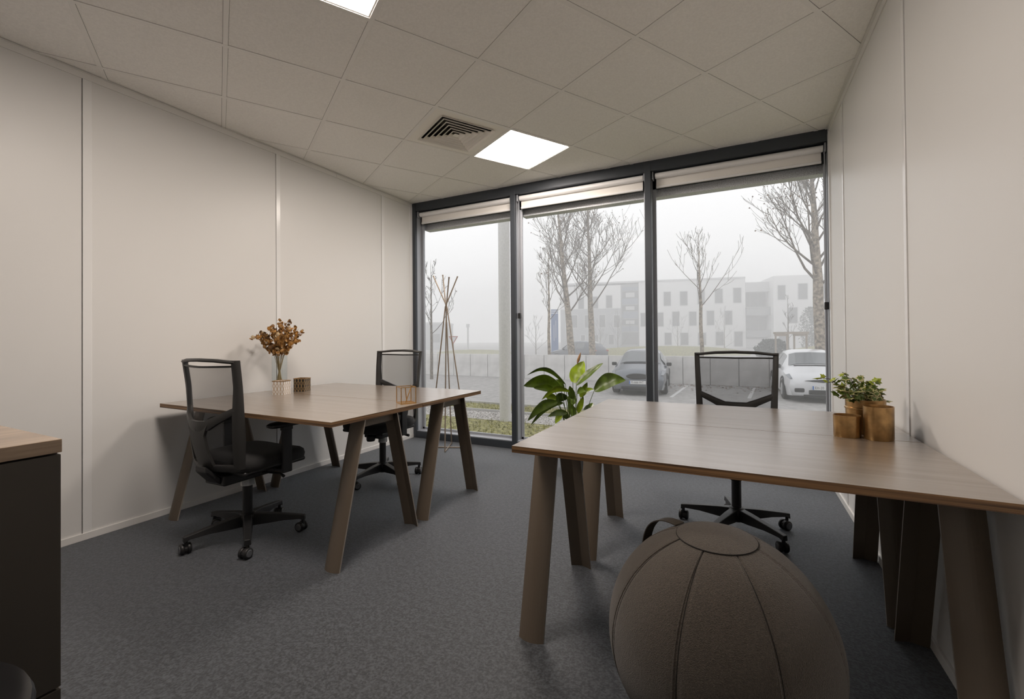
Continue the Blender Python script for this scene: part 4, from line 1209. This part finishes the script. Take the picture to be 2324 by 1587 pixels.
for a, c, ya, yb_ in ((1758, 1774, 651, 682), (1803, 1823, 647, 681), (1856, 1872, 645, 680), (1780, 1800, 700, 734), (1828, 1847, 699, 734), (1759, 1776, 755, 784)):
    window(fl(a, 700)[0], fl(c, 700)[0], fl((a + c) / 2, yb_)[1], fl((a + c) / 2, ya)[1], -1.6)
# second hazy building to the left
P1 = gpt(968, 74)
b2 = thing('far_hall', 'faint low hall in the fog behind the coat stand', 'building', P1, YAW * -1)
box('wall', -7, 3.4, 0, 8, 0, 4.2, M['renderg'], b2); box('roof_edge', -7.1, 3.5, -.1, 8.1, 4.2, 4.5, M['wframe'], b2)
for k in range(3): box('window', -5 + k * 2.8, -3.4 + k * 2.8, -.06, .05, 1.2, 2.6, M['pane'], b2)
P1 = gpt(1062, 60)
lp = thing('lamp_post', 'faint pale lamp post in the fog right of the coat stand', 'lamp post', P1)
b = MB(); b.tube([(0, 0, 0), (0, 0, 3.3)], .12, 10); b.build('pole', M['wframe'], lp); box('lamp_head', -.16, .16, -.16, .16, 3.3, 3.75, M['wframe'], lp)
# road sign triangle
P1 = gpt(1029, 34)
rs = thing('road_sign', 'small triangular road sign right of the coat stand', 'road sign', P1, -YAW)
b = MB(); b.tube([(0, 0, 0), (0, 0, 2.05)], .03, 8); b.build('pole', M['metalg'], rs)
b = MB(); b.add([(-.36, -.05, 2.05), (.36, -.05, 2.05), (0, -.05, 1.45), (-.36, -.03, 2.05), (.36, -.03, 2.05), (0, -.03, 1.45)], [(0, 2, 1), (3, 4, 5), (0, 1, 4, 3), (1, 2, 5, 4), (2, 0, 3, 5)])
b.build('sign_plate', M['taillight'], rs)
b = MB(); b.add([(-.24, -.056, 1.99), (.24, -.056, 1.99), (0, -.056, 1.58)], [(0, 2, 1)]); b.build('sign_field', M['signw'], rs)
# blue totem sign
P1 = gpt(1259, 42)
to = thing('totem_sign', 'tall blue totem sign behind the young thin tree', 'sign', P1, -YAW)
zt_ = lambda py: HC + (763.5 - py) * 42 / FPX - GZ
box('panel', -.33, .33, -.08, .08, .15, zt_(710), M['signb'], to)
box('stripe', -.33, .33, -.08, .08, zt_(708.5), zt_(705.5), M['signb'], to); box('stripe', -.33, .33, -.08, .08, zt_(704), zt_(701), M['signb'], to)
box('spine', -.30, -.26, -.05, .05, 0, zt_(701.5), M['signw'], to); box('spine', .26, .30, -.05, .05, 0, zt_(701.5), M['signw'], to)
for k in range(2): box('white_band', -.10 + k * .18, -.06 + k * .18, -.086, -.079, zt_(772 - k * 6), zt_(736 - k * 10), M['signw'], to)

# ---------------------------------------------------------------- cars (nose towards -Y)
ST = [(-.82, .66, .26, .54, .56, .56), (-.76, .80, .20, .67, .71, .66), (-.45, .87, .17, .76, .86, .66), (.22, .885, .17, .86, .99, .69), (.95, .89, .17, .92, 1.38, .575),
      (1.55, .89, .17, .935, 1.455, .565), (2.25, .885, .17, .95, 1.425, .555), (2.80, .86, .19, .97, 1.22, .57), (3.02, .80, .28, .93, 1.0, .60), (3.08, .66, .40, .80, .86, .50)]
def text_mesh(s, size):
    cu = bpy.data.curves.new('plate_text', 'FONT'); cu.body = s; cu.size = size; cu.align_x = 'LEFT'; cu.align_y = 'CENTER'; cu.extrude = .001
    o = bpy.data.objects.new('tmp', cu); COL.objects.link(o)
    dg = bpy.context.evaluated_depsgraph_get(); me = bpy.data.meshes.new_from_object(o.evaluated_get(dg))
    bpy.data.objects.remove(o); return me
def car(label, loc, rz, paint, plate=None, k=(1, 1, 1), suv=0.0, grille='oval', tx=0.0):
    t = thing('parked_car', label, 'car', loc, rz, group='parked cars')
    def ring(s):
        y, w, zb, bl, tp, wt = s; tp = tp + (suv if tp > 1.0 else suv * .35); zb = zb + suv * .4; bl = bl + suv * .35
        zm = zb * .45 + bl * .55
        L = [(-w * .92, zb), (-w, zm), (-w * .965, bl), (-wt, tp - .045), (-wt * .72, tp), (0, tp + .018)]
        pts = L + [(-x, z) for x, z in reversed(L[:-1])]
        return [Vector((x, y, z)) for x, z in pts]
    R_ = [ring(s) for s in ST]
    b = MB(); b.loft(R_)
    body = b.build('body', paint, t, smooth=True)
    def patch(rows, idx, off, name, mm, v0=0.0, v1=1.0):
        vv, ff = [], []
        for r in rows:
            for i in idx: vv.append(r[i])
        n = len(idx)
        for a in range(len(rows) - 1):
            for i in range(n - 1): ff.append((a * n + i, a * n + i + 1, (a + 1) * n + i + 1, (a + 1) * n + i))
        q = MB(); q.add([v + Vector(off) for v in vv], ff)
        return q.build(name, mm, t, fix=False)
    lerp = lambda A, B, f: [a.lerp(b_, f) for a, b_ in zip(A, B)]
    patch([lerp(R_[3], R_[4], .10), lerp(R_[3], R_[4], .5), lerp(R_[3], R_[4], .93)], [3, 4, 5, 6, 7], (0, -.012, .014), 'windscreen', M['carglass'])
    patch([lerp(R_[6], R_[7], .15), lerp(R_[6], R_[7], .95)], [3, 4, 5, 6, 7], (0, .014, .016), 'rear_window', M['carglass'])
    for s, i0, i1 in ((-1, 2, 3), (1, 8, 7)):
        rows_lo = []
        for A, B, f in ((3, 4, .55), (4, 5, 0), (4, 5, .97)):
            r = lerp(R_[A], R_[B], f); rows_lo.append([r[i0].lerp(r[i1], .12), r[i0].lerp(r[i1], .86)])
        for name_, rows in (('side_window', rows_lo), ('side_window', [[lerp(R_[5], R_[6], f)[i0].lerp(lerp(R_[5], R_[6], f)[i1], g_) for g_ in (.12, .86)] for f in (.05, .95)])):
            vv = [x + Vector((s * .012, 0, .004)) for r in rows for x in r]; ff = [(2 * a, 2 * a + 1, 2 * a + 3, 2 * a + 2) for a in range(len(rows) - 1)]
            q = MB(); q.add(vv, ff); q.build(name_, M['carglass'], t, fix=False)
        # wheels
        for yy in (0.0, 2.48):
            q = MB(); q.tube([(s * .66, yy, .31 + suv * .1), (s * .70, yy, .31 + suv * .1), (s * .86, yy, .31 + suv * .1), (s * .895, yy, .31 + suv * .1)], [.27, .31, .31, .26], 24)
            wl = q.build('wheel', M['tyre'], t, smooth=True)
            q = MB(); q.tube([(s * .885, yy, .31 + suv * .1), (s * .903, yy, .31 + suv * .1)], [.20, .17], 20); q.build('rim', M['rim'], wl)
            q = MB()
            pts = [Vector((s * .872, yy + .36 * math.cos(a), .31 + suv * .1 + .36 * math.sin(a))) for a in [math.pi * j / 12 for j in range(13)]]
            q.tube(pts, .03, 6); q.build('wheel_arch', M['tyre'], t)
        q = MB(); q.obox((s * .925, .60, .955 + suv * .4), (.085, 0, 0), (0, .05, 0), (0, 0, .06)); q.build('mirror', M['black'], t, bevel=.03)
        # headlamp follows the nose corner
        P_ = [lerp(R_[1], R_[2], f) for f in (.0, .5, 1.0)]
        ia, ib = (2, 3) if s < 0 else (8, 7)
        vv = [r[ia].lerp(r[ib], g_) + Vector((s * .012, -.018, .012)) for r in P_ for g_ in (-.05, .55)]
        q = MB(); q.add(vv, [(0, 1, 3, 2), (2, 3, 5, 4)]); q.build('headlamp', M['lamp'], t, fix=False)
        q = MB(); q.obox((s * .66, 3.03, .86 + suv * .4), (.14, 0, 0), (0, .03, 0), (0, 0, .07)); q.build('tail_lamp', M['taillight'], t, bevel=.02)
    if grille == 'oval':
        q = MB(); q.lathe([(.33, 0), (.36, .02), (.30, .035)], 28); g = q.build('grille', M['black'], t)
        g.rotation_euler = (math.radians(78), 0, 0); g.scale = (1, .26, 1); g.location = (0, -.800, .63)
        box('lower_intake', -.52, .52, -.845, -.70, .23, .30, M['black'], t, bevel=.02)
    else:
        q = MB(); q.lathe([(.34, 0), (.36, .02), (.30, .03)], 4); g = q.build('grille', M['black'], t)
        g.rotation_euler = (math.radians(80), 0, 0); g.scale = (1.25, .12, 1); g.location = (0, -.805, .63)
        box('lower_intake', -.34, .34, -.85, -.70, .25, .37, M['black'], t, bevel=.02)
        for s in (-1, 1): box('fog_lamp_recess', s * .56 - .12, s * .56 + .12, -.845, -.60, .30, .42, M['black'], t, bevel=.03)
    q = MB(); q.box(-.46, .46, -.81, -.62, .15, .235); q.build('front_lip', M['tyre'], t, bevel=.01)
    q = MB()
    q.tube([(-.55, .20, 1.0), (.0, .16, 1.015), (.55, .20, 1.0)], .016, 6); q.build('wiper_tray', M['black'], t)
    if plate:
        pl = box('licence_plate', -.26, .26, -.868, -.846, .44 - .055, .44 + .055, M['plate'], t, bevel=.002)
        box('plate_band', -.258, -.225, -.870, -.866, .388, .492, M['plateb'], pl)
        me = text_mesh(plate, .098); me.materials.append(M['ink'])
        o = bpy.data.objects.new('plate_text', me); link(o, pl); o.rotation_euler = (math.radians(90), 0, 0); o.location = (-.205, -.8685, .440)
        o.scale = (.86, 1, 1)
    t.scale = k
    return t
car('blue-grey hatchback parked nose out behind the window mullion', (-3.02, 15.62, GZ), math.radians(6), M['carblue'], 'FS-666-WT')
car('white hatchback parked nose out at the right end of the window', (2.02, 15.95, GZ), math.radians(3), M['carwhite'], 'EH-20', grille='slim')
p = gpt(1252, 35)
car('dark estate car beyond the concrete wall, seen from the side', (p.x + 1.2, p.y - .3, GZ), math.radians(-112), M['carnavy'], None, k=(1.02, 1.12, 1.0), suv=.17)

# ---------------------------------------------------------------- fog
FM = bpy.data.materials.new('fog'); FM.use_nodes = True
nt = FM.node_tree; nt.nodes.clear()
o = nt.nodes.new('ShaderNodeOutputMaterial'); vsn = nt.nodes.new('ShaderNodeVolumeScatter')
vsn.inputs['Color'].default_value = (.99, .995, 1, 1); vsn.inputs['Density'].default_value = FOG_DENSITY; vsn.inputs['Anisotropy'].default_value = 0.0
nt.links.new(vsn.outputs[0], o.inputs['Volume'])
fog = box('fog', -85, 85, YW + 2.0, 125, GZ - .02, 15.0, FM)
tag(fog, 'pale winter fog veiling the car park and the building', 'fog', kind='stuff')
